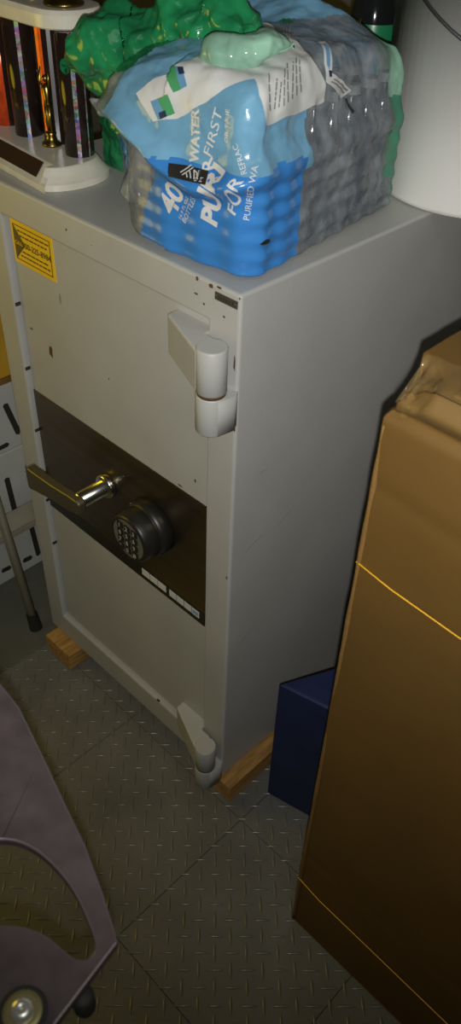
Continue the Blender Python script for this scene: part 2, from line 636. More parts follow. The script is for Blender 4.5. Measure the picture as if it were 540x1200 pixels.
for a in ((0.137, 0.821, 0.006, 0.014, 1, RY - .0004), (0.5935, 1.003, 0.002, 0.013, 3, -.0005), (0.548, 1.096, 0.0045, 0.004, 4, -.0005),
          (0.522, 1.0965, 0.003, 0.003, 5, -.0005), (0.598, 0.900, 0.002, 0.006, 6, -.0005), (0.562, 1.0985, 0.006, 0.002, 7, -.0003),
          (0.594, 0.60, 0.002, 0.004, 8, -.0005)):
    spot('rust_spot', 'rust', *a)
for (x, z, a, b_, s) in ((0.52, 1.075, .004, .0015, 1), (0.535, 1.066, .002, .002, 2), (0.572, 1.062, .0025, .0018, 3), (0.24, 1.075, .002, .002, 5), (0.30, 1.07, .0015, .001, 7), (0.5985, 1.097, .0015, .002, 12)):
    spot('paint_chip', 'paint_dark', x, z, a, b_, s, -.0005)
for (x, z, a, b_, s) in ((0.084, 0.845, .005, .002, 9), (0.470, 0.715, .006, .002, 10), (0.30, 0.84, .002, .002, 13), (0.506, 0.746, .002, .004, 14)):
    spot('paint_chip', 'paint_dark', x, z, a, b_, s, RY - .0005)
spot('scuff_mark', 'greyink', 0.185, 0.94, .002, .012, 8, RY - .0005)
for z in (0.885, 0.755, 0.615, 0.435, 0.31):
    bm = bmesh.new()
    box(bm, DX0 - .0003, DX0 + .0022, 0.002, RY, z - .003, z + .003)
    new_obj('paint_chip', bm, 'paint_dark', safe)
for x in (0.40, 0.5):
    bm = bmesh.new()
    box(bm, x - .004, x + .004, -0.0004, 0.004, DZ0 - .0015, DZ0 + .0004)
    new_obj('paint_chip', bm, 'paint_dark', safe)

for (y0, z0_, y1, z1_) in ((0.03, 0.640, 0.085, 0.655), (0.10, 0.645, 0.16, 0.672), (0.02, 0.40, 0.075, 0.43), (0.055, 0.79, 0.075, 0.792)):
    bm = bmesh.new()
    dy, dz = y1 - y0, z1_ - z0_
    vs = [bm.verts.new((W + .0004, y0 + dy * t, z0_ + dz * t + s * .0007 * math.sin(PI * (t * .9 + .05)))) for s, ts in ((1, (0, .3, .6, 1)), (-1, (1, .6, .3, 0))) for t in ts]
    bm.faces.new(vs)
    new_obj('scratch', bm, 'greyink', safe)

# timber runners under the safe
for name, x0, x1, y0, y1, lab in (('timber_block', 0.020, 0.115, -0.035, 0.56, 'raw wooden block under the left front corner of the safe'),
                                 ('timber_block', 0.555, 0.632, -0.006, 0.56, 'raw wooden runner under the right side of the safe')):
    bm = bmesh.new()
    v = box(bm, x0, x1, y0, y1, FZ + .0022, -0.0005)
    bmesh.ops.subdivide_edges(bm, edges=bm.edges[:], cuts=3, use_grid_fill=True)
    for q in bm.verts:
        if q.co.z < -0.001 and q.co.z > FZ + .003:
            q.co += Vector((fbm(q.co, 30) * .0015, fbm(q.co + Vector((3, 0, 0)), 30) * .002, 0))
    tag(new_obj(name, bm, 'wood', None, bevel=0.002, loc=((x0 + x1) / 2, (y0 + y1) / 2, FZ + .002)), lab, 'wood block')

# ------------------------------------------------------------------ cardboard box
CX0, CX1, CY0, CY1, CZ = 0.885, 1.46, -0.090, 0.42, 1.158
cb = thing('cardboard_box', 'tall brown cardboard box with crushed taped corner and yellow straps', 'box', (1.17, 0.16, FZ + .002))
nz, nu = 60, 46
bm = bmesh.new()


def card_pt(x, y, z, face):
    q = Vector((x, y, z))
    n1 = fbm(q, 3.0, 3) * 0.004
    # crushed top left front corner, and the flap's rounded fold
    d = (Vector((CX0, CY0, CZ)) - q).length
    c = max(0, 1 - d / 0.05)
    fold = math.exp(-((z - 1.116) / 0.007) ** 2) * 0.007
    fold += math.exp(-((z - 1.02 - 0.09 * (x - CX0) * -1.0) / 0.012) ** 2) * 0.0015
    fold += math.exp(-((z - 0.21 - 0.02 * (x - CX0)) / 0.006) ** 2) * 0.0018
    bulge = -0.018 * math.exp(-((z - 1.140) / 0.011) ** 2)
    if face == 'f':
        q.y += n1 * 0.7 + fold + bulge * 0.5
    if face == 'l':
        q.x += n1 * 0.5
    if c > 0:
        q += Vector((0.020 * c, 0.014 * c, -0.020 * c)) + Vector((fbm(q, 55) * .006 * c, fbm(q + Vector((5, 1, 2)), 55) * .006 * c, fbm(q + Vector((1, 7, 2)), 55) * .006 * c))
    return q


def grid_face(bm, fn, nu, nv):
    vs = [[bm.verts.new(fn(i / nu, j / nv)) for j in range(nv + 1)] for i in range(nu + 1)]
    for i in range(nu):
        for j in range(nv):
            bm.faces.new((vs[i][j], vs[i + 1][j], vs[i + 1][j + 1], vs[i][j + 1]))


Z0c = FZ + .0022
pw = lambda t: t ** 1.6
tp = lambda t: 1 - (1 - t) ** 1.6
grid_face(bm, lambda u, v: card_pt(CX0 + (CX1 - CX0) * pw(u), CY0, Z0c + (CZ - Z0c) * tp(v), 'f'), 60, 150)
grid_face(bm, lambda u, v: card_pt(CX0, CY0 + (CY1 - CY0) * pw(u), Z0c + (CZ - Z0c) * tp(v), 'l'), 50, 150)
grid_face(bm, lambda u, v: card_pt(CX0 + (CX1 - CX0) * pw(u), CY0 + (CY1 - CY0) * pw(v), CZ, 't'), 60, 50)
grid_face(bm, lambda u, v: Vector((CX1, CY0 + (CY1 - CY0) * u, Z0c + (CZ - Z0c) * v)), 4, 4)
grid_face(bm, lambda u, v: Vector((CX0 + (CX1 - CX0) * u, CY1, Z0c + (CZ - Z0c) * v)), 4, 4)
grid_face(bm, lambda u, v: Vector((CX0 + (CX1 - CX0) * u, CY0 + (CY1 - CY0) * v, Z0c)), 4, 4)
bmesh.ops.remove_doubles(bm, verts=bm.verts, dist=0.0004)
new_obj('carton_body', bm, 'card', cb, smooth=True)
bm = bmesh.new()     # top flaps meeting in the middle, and the pale raw edge down the corner
box(bm, CX0 + .065, CX1 - .003, CY0 + .002, (CY0 + CY1) / 2 - .002, CZ + .0005, CZ + .0045)
box(bm, CX0 + .003, CX1 - .003, (CY0 + CY1) / 2 + .002, CY1 - .003, CZ + .0005, CZ + .0045)
new_obj('top_flap', bm, 'card', cb, bevel=0.0015)
bm = bmesh.new()
pts = [(CX0 + .0015 + 0.0012 * fbm((0, 0, z * .02), 4), CY0 + .0012, Z0c + .002 + (1.095 - Z0c) * z / 60) for z in range(61)]
tube(bm, pts, [0.0034 + 0.001 * fbm((1, 2, k * .13), 2) for k in range(61)], 8)
new_obj('corner_fold', bm, 'cardedge', cb, smooth=True)
for zz, sl in ((0.905, -0.06), (0.113, -0.028)):
    bm = bmesh.new()
    pts = [(CX0 - .0022, CY1 - .02, zz), (CX0 - .0028, CY0 + .02, zz), (CX0 - .0012, CY0 - .0012, zz)]
    pts += [(CX0 + t_ * .05, CY0 - .0052, zz + sl * t_ * .05) for t_ in range(1, 12)]
    tube(bm, pts, 0.0009, 6)
    o = new_obj('strap', bm, 'twine', cb, smooth=True)
    o['label'] = 'thin yellow strap round the %s of the box' % ('upper part' if zz > .5 else 'foot')
bm = bmesh.new()
cbvh_src = [o for o in cb.children if o.name.startswith('carton_body')][0]
vv = [Vector(v.co) + Vector(cb.location) for v in cbvh_src.data.vertices]
cbvh = BVHTree.FromPolygons(vv, [tuple(f.vertices) for f in cbvh_src.data.polygons])
nv_, nu_ = 14, 60
rows = []
for i in range(nu_ + 1):
    row = []
    for j in range(nv_ + 1):
        s = j / nv_
        x = CX0 + 0.006 + i * 0.0045
        a = s * 0.085 - 0.038          # over the front edge: s<0 on the front, s>0 on the top
        if a < 0:
            q = Vector((x, CY0 - .05, CZ + a)); d = Vector((0, 1, 0))
        else:
            q = Vector((x, CY0 + a, CZ + .05)); d = Vector((0, 0, -1))
        hit = cbvh.ray_cast(q, d)
        loc = hit[0] if hit[0] else q + d * .05
        row.append(bm.verts.new(loc - d * (.0055 if a >= 0 else .0015) + Vector((0, 0, fbm(loc, 90) * .0015))))
    rows.append(row)
for i in range(nu_):
    for j in range(nv_):
        bm.faces.new((rows[i][j], rows[i + 1][j], rows[i + 1][j + 1], rows[i][j + 1]))
new_obj('packing_tape', bm, 'tape', cb, smooth=True)['label'] = 'crinkled clear tape on the crushed corner'

# ------------------------------------------------------------------ blue bin
A, B, C2, D2 = Vector((0.673, 0.066)), Vector((0.862, 0.112)), Vector((0.872, 0.330)), Vector((0.782, 0.300))
ctr = (A + B + C2 + D2) / 4


def ring2(s):
    return [tuple(ctr + (q - ctr) * s) for q in (A, B, C2, D2)]


bm = bmesh.new()
prism(bm, ring2(1.0), FZ + .0022, 0.331)
tag(new_obj('storage_bin', bm, 'bluebin', None, bevel=0.006, seg=3, loc=(0.76, 0.15, FZ + .002)), 'dark blue plastic bin between the safe and the cardboard box', 'bin')

# ------------------------------------------------------------------ bucket
BX, BY = 0.583, 0.556
bk_ = thing('bucket', 'white plastic bucket with a wire handle on the back of the safe', 'bucket', (BX, BY, HS))
bm = bmesh.new()
r0, r1, hb = 0.150, 0.172, 0.40
lathe(bm, [(r0 - .006, 0.0005), (r0 - .001, 0.003), (r0, 0.009), (r0 + (r1 - r0) * .82, hb * .82), (r1 - .003, hb - .075), (r1 + .006, hb - .074), (r1 + .007, hb - .066), (r1, hb - .064),
           (r1, hb - .004), (r1 + .004, hb), (r1 - .004, hb), (r1 - .005, hb - .01), (r0 - .004, 0.006)], (BX, BY, HS), 72)
bo = new_obj('bucket_body', bm, 'bucket', bk_, smooth=True)
bm = bmesh.new()
pts = []
e1 = Vector((math.cos(-2.4), math.sin(-2.4), 0))
for k in range(33):        # the bail hangs down against the front of the bucket
    t_ = PI * k / 32
    z_ = 0.35 - 0.137 * math.sin(t_)
    rr_ = r0 + (r1 - r0) * z_ / hb + 0.0045 + 0.010 * abs(math.cos(t_)) ** 6
    pts.append(Vector((BX + rr_ * math.cos(-2.4 + t_), BY + rr_ * math.sin(-2.4 + t_), HS + z_)))
tube(bm, pts, 0.0026, 8)
new_obj('wire_handle', bm, 'wire', bk_, smooth=True)
for sgn in (1, -1):
    bm = bmesh.new()
    c_ = Vector((BX, BY, HS + 0.35)) + e1 * sgn * (r1 + .002)
    tube(bm, [c_ - e1 * sgn * .004, c_ + e1 * sgn * .012], 0.012, 14)
    new_obj('handle_ear', bm, 'bucket', bk_, smooth=False)

# dark bottle behind the water pack
bm = bmesh.new()
db = thing('dark_bottle', 'dark bottle with green band standing behind the water pack', 'bottle', (0.335, 0.575, HS))
lathe(bm, [(0.036, 0.0005), (0.040, 0.004), (0.040, 0.20), (0.036, 0.225), (0.018, 0.27), (0.014, 0.29), (0.014, 0.31)], (0.335, 0.575, HS), 32)
new_obj('bottle_body', bm, 'darkbottle', db, smooth=True)
bm = bmesh.new()
lathe(bm, [(0.0405, 0.12), (0.041, 0.122), (0.041, 0.196), (0.0405, 0.198)], (0.335, 0.575, HS), 32, cap=False)
new_obj('bottle_label', bm, 'greenband', db, smooth=True)
bm = bmesh.new()
lathe(bm, [(0.0165, 0.305), (0.0165, 0.325), (0.015, 0.328)], (0.335, 0.575, HS), 20)
new_obj('bottle_cap', bm, 'black', db)

# ------------------------------------------------------------------ trophy
tr = thing('trophy', 'trophy with white marble base and black hologram columns on the safe', 'trophy', (0.04, 0.11, HS))
# base outline: straight front, rounded right end
def base_outline(inset):
    pts = [(-0.20, 0.052 + inset)]
    pts += [(0.164 - inset * 1.2, 0.0205 + inset)]
    for k in range(33):
        a = -PI / 2 + 0.25 + (PI - 0.35) * k / 32
        pts.append((0.136 + (0.046 - inset) * math.cos(a), 0.090 + (0.070 - inset) * math.sin(a)))
    pts += [(-0.20, 0.162 - inset)]
    return pts


bm = bmesh.new()
lv = [(0.0, 0.0005), (0.0, 0.010), (0.003, 0.0125), (0.010, 0.020), (0.017, 0.029), (0.019, 0.0305)]
rings = []
for ins, z in lv:
    pts = base_outline(0)
    pi = base_outline(ins)
    rings.append([bm.verts.new((x, y + (ins * .9 if k < 2 else 0), HS + z)) for k, (x, y) in enumerate(pi)])
for k in range(len(rings) - 1):
    n = len(rings[k])
    for i in range(n):
        bm.faces.new((rings[k][i], rings[k][(i + 1) % n], rings[k + 1][(i + 1) % n], rings[k + 1][i]))
bm.faces.new(rings[0][::-1])
bm.faces.new(rings[-1])
new_obj('base', bm, 'marble', tr)
# plaque on the sloping front
bm = bmesh.new()
fy = lambda x, ins: 0.0195 + (0.168 - x) * (0.052 - 0.0195) / 0.368 + ins * 1.9
q = []
for x, ins, z in ((-0.17, 0.0045, 0.0138), (0.128, 0.0045, 0.0138), (0.118, 0.0165, 0.0285), (-0.17, 0.0165, 0.0285)):
    q.append((x, fy(x, ins) - .0012, HS + z + .0012))
f0 = [bm.verts.new(v) for v in q]
f1 = [bm.verts.new((v[0], v[1] + .001, v[2] - .001)) for v in q]
bm.faces.new(f0)
for k in range(4):
    bm.faces.new((f0[k], f1[k], f1[(k + 1) % 4], f0[(k + 1) % 4]))
new_obj('plaque', bm, 'plaque', tr)
cols = [(0.124, 0.121, 'column', 'black column with hologram stripe, front right'), (-0.012, 0.120, 'column', 'black column with hologram stripe, to the left'), (-0.085, 0.128, 'orangefoil', 'orange foil column at the left'), (0.05, 0.134, 'column', 'black column at the back')]
for x, y, m_, lab in cols:
    bm = bmesh.new()
    lathe(bm, [(0.0232, 0.0305), (0.0232, 0.203)], (x, y, HS), 28)
    c = new_obj('column', bm, m_, tr)
    for f in c.data.polygons:
        f.use_smooth = abs(f.normal.z) < .5
    c['label'] = lab
    view = math.atan2(CAM.y - y, CAM.x - x)
    sts = [(-0.02, 0.0032, 'holo')]
    if x > 0.1:
        sts.append((0.70, 0.0012, 'holo'))
    if m_ == 'orangefoil':
        sts = [(0.2, 0.004, 'column')]
    if x == 0.05:
        sts = [(-0.75, 0.006, 'orangefoil'), (0.0, .003, 'wire')]
    for off, hw, mm in sts:
        bm = bmesh.new()
        rows = []
        for j in (0.0308, 0.2026):
            rows.append([bm.verts.new((x + 0.0235 * math.cos(view + off + a), y + 0.0235 * math.sin(view + off + a), HS + j)) for a in (-hw / .0235, 0, hw / .0235)])
        for k in range(2):
            bm.faces.new((rows[0][k], rows[0][k + 1], rows[1][k + 1], rows[1][k]))
        s_ = new_obj('stripe', bm, mm, None)
        s_.data.transform(Matrix.Translation(-Vector(tr.location)))
        s_.parent = c
# upper tier
bm = bmesh.new()
rings = []
def tier(ins):
    pts = [(-0.16, 0.092 + ins), (0.078, 0.088 + ins)]
    for k in range(33):
        a = -PI / 2 + PI * k / 32
        pts.append((0.088 + (0.052 - ins) * math.cos(a), 0.143 + (0.055 - ins) * math.sin(a)))
    pts.append((-0.16, 0.198 - ins))
    return pts
for ins, z in ((0.002, 0.2035), (0.0, 0.2055), (0.0, 0.222), (0.004, 0.228), (0.010, 0.2285)):
    rings.append([bm.verts.new((x, y, HS + z)) for x, y in tier(ins)])
for k in range(len(rings) - 1):
    n = len(rings[k])
    for i in range(n):
        bm.faces.new((rings[k][i], rings[k][(i + 1) % n], rings[k + 1][(i + 1) % n], rings[k + 1][i]))
bm.faces.new(rings[0][::-1])
bm.faces.new(rings[-1])
new_obj('upper_tier', bm, 'marble', tr)
for x, y in ((0.090, 0.140), (0.0, 0.145)):
    bm = bmesh.new()
    lathe(bm, [(0.030, 0.2287), (0.030, 0.232), (0.022, 0.236), (0.014, 0.244), (0.012, 0.26), (0.016, 0.272), (0.010, 0.285), (0.012, 0.31), (0.006, 0.33)], (x, y, HS), 24)
    new_obj('gold_finial', bm, 'gold', tr, smooth=True)
# small gold figure between the columns, arms raised
bm = bmesh.new()
gx_, gy_ = 0.062, 0.112
lathe(bm, [(0.016, 0.0307), (0.016, 0.034), (0.010, 0.038), (0.008, 0.046), (0.010, 0.050), (0.004, 0.053)], (gx_, gy_, HS), 20)
gz = HS + 0.05
for s in (-1, 1):
    tube(bm, [(gx_ + s * .004, gy_, gz), (gx_ + s * .004, gy_ - .002, gz + .02), (gx_ + s * .003, gy_, gz + .042)], [.0025, .0035, .005], 8)
    tube(bm, [(gx_ + s * .007, gy_, gz + .066), (gx_ + s * .013, gy_ - .002, gz + .075), (gx_ + s * .009, gy_, gz + .094)], [.0028, .0024, .0018], 8)
tube(bm, [(gx_, gy_, gz + .038), (gx_, gy_, gz + .05), (gx_, gy_, gz + .066), (gx_, gy_, gz + .072)], [.0065, .0055, .0078, .003], 10)
bmesh.ops.create_icosphere(bm, subdivisions=2, radius=.0056, matrix=Matrix.Translation((gx_, gy_, gz + .079)))
new_obj('gold_figure', bm, 'gold', tr, smooth=True)

# ------------------------------------------------------------------ water bottle pack
PX0, PX1, PY0, PY1, PH = 0.304, 0.590, 0.025, 0.403, 0.216
pk = thing('water_bottle_pack', 'film wrapped pack of water bottles, blue front and green wadded film', 'bottle pack', (0.435, 0.228, HS))
PTX, PTY = (PX1 - PX0) / 5, (PY1 - PY0) / 8


def sst(a, b, x):
    t = min(1, max(0, (x - a) / (b - a)))
    return t * t * (3 - 2 * t)


def pack_pt(u, v, w_):
    """u, v, w in 0..1 on a box surface -> shrink-wrapped surface (world)"""
    L = Vector((PX1 - PX0, PY1 - PY0, PH))
    q = Vector((u * L.x, v * L.y, w_ * L.z))
    rx, rt, rb = 0.030, 0.045, 0.012
    if q.x < L.x / 2 and q.y < L.y / 2:
        rx = 0.138 - 0.055 * sst(0.10, 0.17, q.z)         # the slack corner where a bottle has been taken out
    c = Vector((min(max(q.x, rx), L.x - rx), min(max(q.y, rx), L.y - rx), min(max(q.z, rb), L.z - rt)))
    d = q - c
    dn = Vector((d.x / rx, d.y / rx, d.z / (rt if d.z > 0 else rb)))
    if dn.length > 1e-6:
        n = dn.normalized()
        # cube corner -> rounded: scale to the ball
        m = max(abs(dn.x), abs(dn.y), abs(dn.z))
        k = n * m
        p = c + Vector((k.x * rx, k.y * rx, k.z * (rt if k.z > 0 else rb)))
    else:
        n = Vector((0, 0, 1)); p = q
    z = p.z
    sf = max(0, 1 - abs(n.z) ** 1.5)
    ax, ay = abs(n.x), abs(n.y)
    low = 1 - sst(0.125, 0.165, z)
    sc = -math.cos(PI * p.x / PTX) ** 2 * ay - math.cos(PI * p.y / PTY) ** 2 * ax
    front = max(0, -n.y, -n.x)
    disp = 0.0055 * sc * sf * (0.35 + 0.65 * low) * (1 - .45 * front) * (1 - .5 * max(0, n.x))
    disp += 0.0018 * (1 - .72 * front) * (1 - .45 * max(0, n.x) * (0 if z < .03 or p.y < .1 else 1)) * math.sin(2 * PI * z / 0.0235) * sf * low * (1 - sst(0.11, 0.14, z))
    disp -= (0.010 - 0.006 * front) * sst(0.130, 0.165, z) * sf
    P_ = Vector((PX0, PY0, HS)) + p
    # the loose fold of film that sags over the front
    if n.y < 0.3:
        zf = 0.142 + 0.020 * math.sin((p.x + .02) * 22) - 0.02 * (p.x / L.x)
        disp += 0.020 * math.exp(-((z - zf) / 0.013) ** 2) * sf * max(0, -n.y + .3) / 1.3
    hi = sst(0.10, 0.17, z)
    wr = noise.ridged_multi_fractal(Vector((P_.x * 7, P_.y * 16, P_.z * 9)), 0.9, 2.1, 4, 0.9, 2.0) - 0.9
    disp += (fbm(P_, 22) * 0.0035 + wr * 0.0035) * (0.15 + 0.85 * hi)
    P_ += n * disp
    # crown of the film: high in the middle of the near half, sinking to the back right
    tn = max(0, n.z)
    if z > PH * .5:
        k = sst(PH * .5, PH, z)
        dome = 0.030 * math.exp(-(((p.x - .17) / .14) ** 2 + ((p.y - .17) / .16) ** 2))
        sink = -0.020 * sst(0.22, 0.38, p.y) * sst(0.16, 0.286, p.x)
        dome += 0.040 * math.exp(-((p.y - .315) / .05) ** 2) * (1 - sst(0.10, 0.27, p.x) * .75)
        cx_ = (p.x / PTX) % 1 - .5
        cy_ = (p.y / PTY) % 1 - .5
        capb = 0.003 * math.exp(-(cx_ ** 2 + cy_ ** 2) / 0.05) * tn
        P_.z += k * (dome + sink) + capb * sst(.10, .2, p.y)
    return P_


def region(P_, n):
    """which printed part of the film this patch of surface belongs to"""
    x, y, z = P_.x - PX0, P_.y - PY0, P_.z - HS
    lx, ly = PX1 - PX0, PY1 - PY0
    wob = fbm(P_, 14) * 0.009
    fold = 0.126 + 0.05 * max(0, x - .1) + wob
    if y < 0.104 + wob * .6 and x > 0.02 + wob and z < fold and (n.y < -.15 or n.x > .3 or z < .14):
        return 'blue' if x > 0.080 + .40 * z + wob else 'clearhaze'
    if x < 0.075 + wob and z < 0.13:
        return 'clearhaze' if y < .11 else 'blue'
    if y > ly - 0.028 + wob or (y > ly - 0.062 + wob and x > lx - .05 and z > 0.05):
        if x < lx - .06 and z > .15:
            return 'lightblue'
        return 'palegreen' if z > .155 + wob else 'midgreen'
    if y > 0.245 + wob * 2 + .10 * sst(.12, .26, x) and z > .17 and x < lx - .03:
        return 'lightblue' if x < lx - .075 + wob else 'palegreen'
    if x < 0.050 + 0.45 * y + wob and y < .25:
        return 'green' if y > 0.03 else 'clearhaze'
    if z > .12 and y < 0.115 + wob * 1.5:
        return 'lightblue'
    if z > .2 and y < 0.15 + wob and x < .15:
        return 'palegreen'
    return 'clear'


def turn(q):
    """the pack stands turned a little on the safe"""
    a = math.radians(7.0)
    x, y = q.x - PX1, q.y - (PY0 + .018)
    return Vector((PX1 + x * math.cos(a) - y * math.sin(a), PY0 + .018 + x * math.sin(a) + y * math.cos(a), q.z))


NX, NY, NZ = 90, 124, 76
faces6 = [
    (lambda a, b: (a, 0, b), NX, NZ), (lambda a, b: (1, a, b), NY, NZ), (lambda a, b: (1 - a, 1, b), NX, NZ),
    (lambda a, b: (0, 1 - a, b), NY, NZ), (lambda a, b: (a, b, 1), NX, NY), (lambda a, b: (a, 1 - b, 0), NX, NY)]
pv, pf = [], []
for fn, na, nb in faces6:
    base = len(pv)
    for i in range(na + 1):
        for j in range(nb + 1):
            pv.append(pack_pt(*fn(i / na, j / nb)))
    for i in range(na):
        for j in range(nb):
            a = base + i * (nb + 1) + j
            pf.append((a, a + nb + 1, a + nb + 2, a + 1))
# no film dips below the top of the safe
for v in pv:
    v.z = max(v.z, HS + 0.0008)
keys = []
for f in pf:
    c_ = sum((pv[i] for i in f), Vector()) / 4
    n_ = (pv[f[1]] - pv[f[0]]).cross(pv[f[3]] - pv[f[0]])
    n_ = n_.normalized() if n_.length > 1e-12 else Vector((0, 0, 1))
    keys.append(region(c_, n_))
# connected patches of one print; crumbs join the patch around them
cell = {}
vid = []
for v in pv:
    vid.append(cell.setdefault((round(v.x, 5), round(v.y, 5), round(v.z, 5)), len(cell)))
edges = {}
for fi, f in enumerate(pf):
    for a in range(4):
        e = tuple(sorted((vid[f[a]], vid[f[(a + 1) % 4]])))
        edges.setdefault(e, []).append(fi)
nb = [[] for _ in pf]
for fs in edges.values():
    for a in fs:
        for b in fs:
            if a != b:
                nb[a].append(b)
for _ in range(3):
    seen = [False] * len(pf)
    comps = []
    for s0 in range(len(pf)):
        if seen[s0]:
            continue
        st, comp = [s0], []
        seen[s0] = True
        while st:
            a = st.pop()
            comp.append(a)
            for b in nb[a]:
                if not seen[b] and keys[b] == keys[a]:
                    seen[b] = True
                    st.append(b)
        comps.append(comp)
    for comp in comps:
        if len(comp) < 160:
            k0 = keys[comp[0]]
            other = [keys[b] for a in comp for b in nb[a] if keys[b] != k0]
            if other:
                k1 = max(set(other), key=other.count)
                for a in comp:
                    keys[a] = k1
groups = [(keys[comp[0]], [pf[a] for a in comp]) for comp in comps]
pv = [turn(v) for v in pv]
PBVH = BVHTree.FromPolygons(pv, pf)
FILM = {'blue': ('printed_film', 'deep blue printed film on the front'), 'lightblue': ('printed_film', 'light blue printed film over the top'),
        'clear': ('clear_film', 'clear film over the side'), 'clearhaze': ('clear_film', 'hazy clear film at the left corner'),
        'green': ('green_film', 'green film on the left'), 'palegreen': ('green_film', 'pale green film at the back corner'), 'midgreen': ('green_film', 'green film at the back')}
for key, fl in groups:
    bm = bmesh.new()
    mp = {}
    for f in fl:
        for i in f:
            if i not in mp:
                mp[i] = bm.verts.new(pv[i])
    for f in fl:
        try:
            bm.faces.new([mp[i] for i in f])
        except ValueError:
            pass
    bmesh.ops.remove_doubles(bm, verts=bm.verts, dist=0.00005)
    o = new_obj(FILM[key][0], bm, key, pk, smooth=True)
    o['label'] = FILM[key][1]

# the bottles inside
bm = bmesh.new()
prof = [(0.018, 0.003), (0.0215, 0.006), (0.0222, 0.012)]
for k in range(9):
    z = 0.016 + k * 0.0118
    prof += [(0.0223, z), (0.0208, z + .0055)]
prof += [(0.0223, 0.125), (0.0212, 0.138), (0.0165, 0.158), (0.0105, 0.170), (0.0105, 0.176)]
lathe(bm, prof, (0, 0, 0), 14)
me_b = bpy.data.meshes.new('water_bottle')
bm.to_mesh(me_b); bm.free()
for f in me_b.polygons:
    f.use_smooth = True
me_b.materials.append(M['pet'])
bm = bmesh.new()
lathe(bm, [(0.0115, 0.172), (0.0115, 0.182), (0.0105, 0.1835)], (0, 0, 0), 14)
me_c = bpy.data.meshes.new('bottle_cap')
bm.to_mesh(me_c); bm.free()
me_c.materials.append(M['cap'])
b0 = c0 = None
for i in range(5):
    for j in range(8):
        if (i, j) in ((0, 0), (1, 0), (0, 1), (0, 2), (1, 1), (2, 0)):
            continue
        if b0 is None:
            b = bpy.data.objects.new('water_bottle', me_b)
            c = bpy.data.objects.new('bottle_cap', me_c)
            b0, c0 = b, c
        else:
            b, c = b0.copy(), c0.copy()
        C.objects.link(b); C.objects.link(c)
        b.parent = pk
        c.parent = b
        b.location = turn(Vector((PX0 + (i + .5) * PTX * .97 + .004, PY0 + (j + .5) * PTY * .96 + .0065, HS + .0015))) - pk.location


def onto(bm, mtx, direction, off=0.0012, maxlen=0.006):
    """lay a flat bmesh (xy plane, placed by mtx) onto the film along a direction"""
    bmesh.ops.triangulate(bm, faces=bm.faces[:])
    for _ in range(7):
        es = [e for e in bm.edges if e.calc_length() > maxlen]
        if not es:
            break
        bmesh.ops.subdivide_edges(bm, edges=es, cuts=1)
        bmesh.ops.triangulate(bm, faces=[f for f in bm.faces if len(f.verts) > 3])
    dr = Vector(direction).normalized()
    for v in bm.verts:
        q = mtx @ v.co
        hit = PBVH.ray_cast(q - dr * 0.12, dr)
        v.co = hit[0] - dr * off if hit[0] else q
    return bm


def out_poly(pts):
    bm = bmesh.new()
    bm.faces.new([bm.verts.new((x, y, 0)) for x, y in pts])
    return bm


def plane_of(pts, nrm=None):
    pts = [Vector(p) for p in pts]
    c_ = sum(pts, Vector()) / len(pts)
    n_ = Vector()
    for i in range(len(pts)):
        n_ += (pts[i] - c_).cross(pts[(i + 1) % len(pts)] - c_)
    n_.normalize()
    if n_.dot(Vector((.4, -.5, .6))) < 0:
        n_ = -n_
    return c_, n_


def patch3(name, m_, pts, parent, off=0.0012, nrm=None, label=None):
    """a printed patch whose outline runs through points of the film"""
    c_, n_ = plane_of(pts)
    if nrm:
        n_ = Vector(nrm).normalized()
    ax = (Vector(pts[1]) - Vector(pts[0]))
    ax = (ax - n_ * ax.dot(n_)).normalized()
    ay = n_.cross(ax)
    p2 = [((Vector(p) - c_).dot(ax), (Vector(p) - c_).dot(ay)) for p in pts]
    bm = out_poly(p2)
    onto(bm, frame_mtx(c_, ax, ay), -n_, off)
    o = new_obj(name, bm, m_, parent, smooth=True)
    if label:
        o['label'] = label
    return o


def words3(s, m_, p0, p1, n_, parent, bold=0.0, off=0.0022, stretch=1.0):
    """lettering that runs over the film from p0 to p1; n_ faces the reader"""
    p0, p1, n_ = Vector(p0), Vector(p1), Vector(n_).normalized()
    ax = p1 - p0
    ax = ax - n_ * ax.dot(n_)
    ln = ax.length
    ay = n_.cross(ax.normalized())
    t = text_bm(s, 1.0, bold)
    xs = [v.co.x for v in t.verts]
    k = ln / (max(xs) - min(xs))
    for v in t.verts:
        v.co = Vector(((v.co.x - min(xs)) * k, v.co.y * k * stretch, 0))
    onto(t, frame_mtx(p0, ax, ay), -n_, off, 0.004)
    return new_obj('film_lettering', t, m_, parent, smooth=True)
lab_ = patch3('paper_label', 'paper', [(0.4018, 0.0116, 1.2896), (0.4212, 0.0256, 1.3081), (0.4494, 0.0307, 1.3252), (0.4640, 0.0608, 1.3345), (0.4994, 0.0624, 1.3333), (0.5349, 0.1082, 1.3351), (0.5644, 0.0739, 1.3257), (0.5416, 0.0382, 1.3224), (0.5146, 0.0221, 1.3010), (0.4681, 0.0166, 1.2738), (0.4351, 0.0088, 1.2652)], pk, 0.0012, (0.05, -0.85, 0.55), label='white printed band across the top front')
patch3('colour_square', 'leaf', [(0.4342, 0.0389, 1.3178), (0.4549, 0.0311, 1.3252), (0.4738, 0.0215, 1.3057), (0.4635, 0.0187, 1.3005)], lab_, 0.0034, (0.05, -0.85, 0.55))
patch3('colour_square', 'labelblue', [(0.4549, 0.0311, 1.3252), (0.4653, 0.0323, 1.3260), (0.4817, 0.0236, 1.3105), (0.4738, 0.0215, 1.3057)], lab_, 0.0034, (0.05, -0.85, 0.55))
patch3('colour_square', 'leaf', [(0.4396, 0.0141, 1.2900), (0.4556, 0.0163, 1.2975), (0.4681, 0.0167, 1.2794), (0.4564, 0.0122, 1.2739)], lab_, 0.0034, (0.05, -0.85, 0.55))
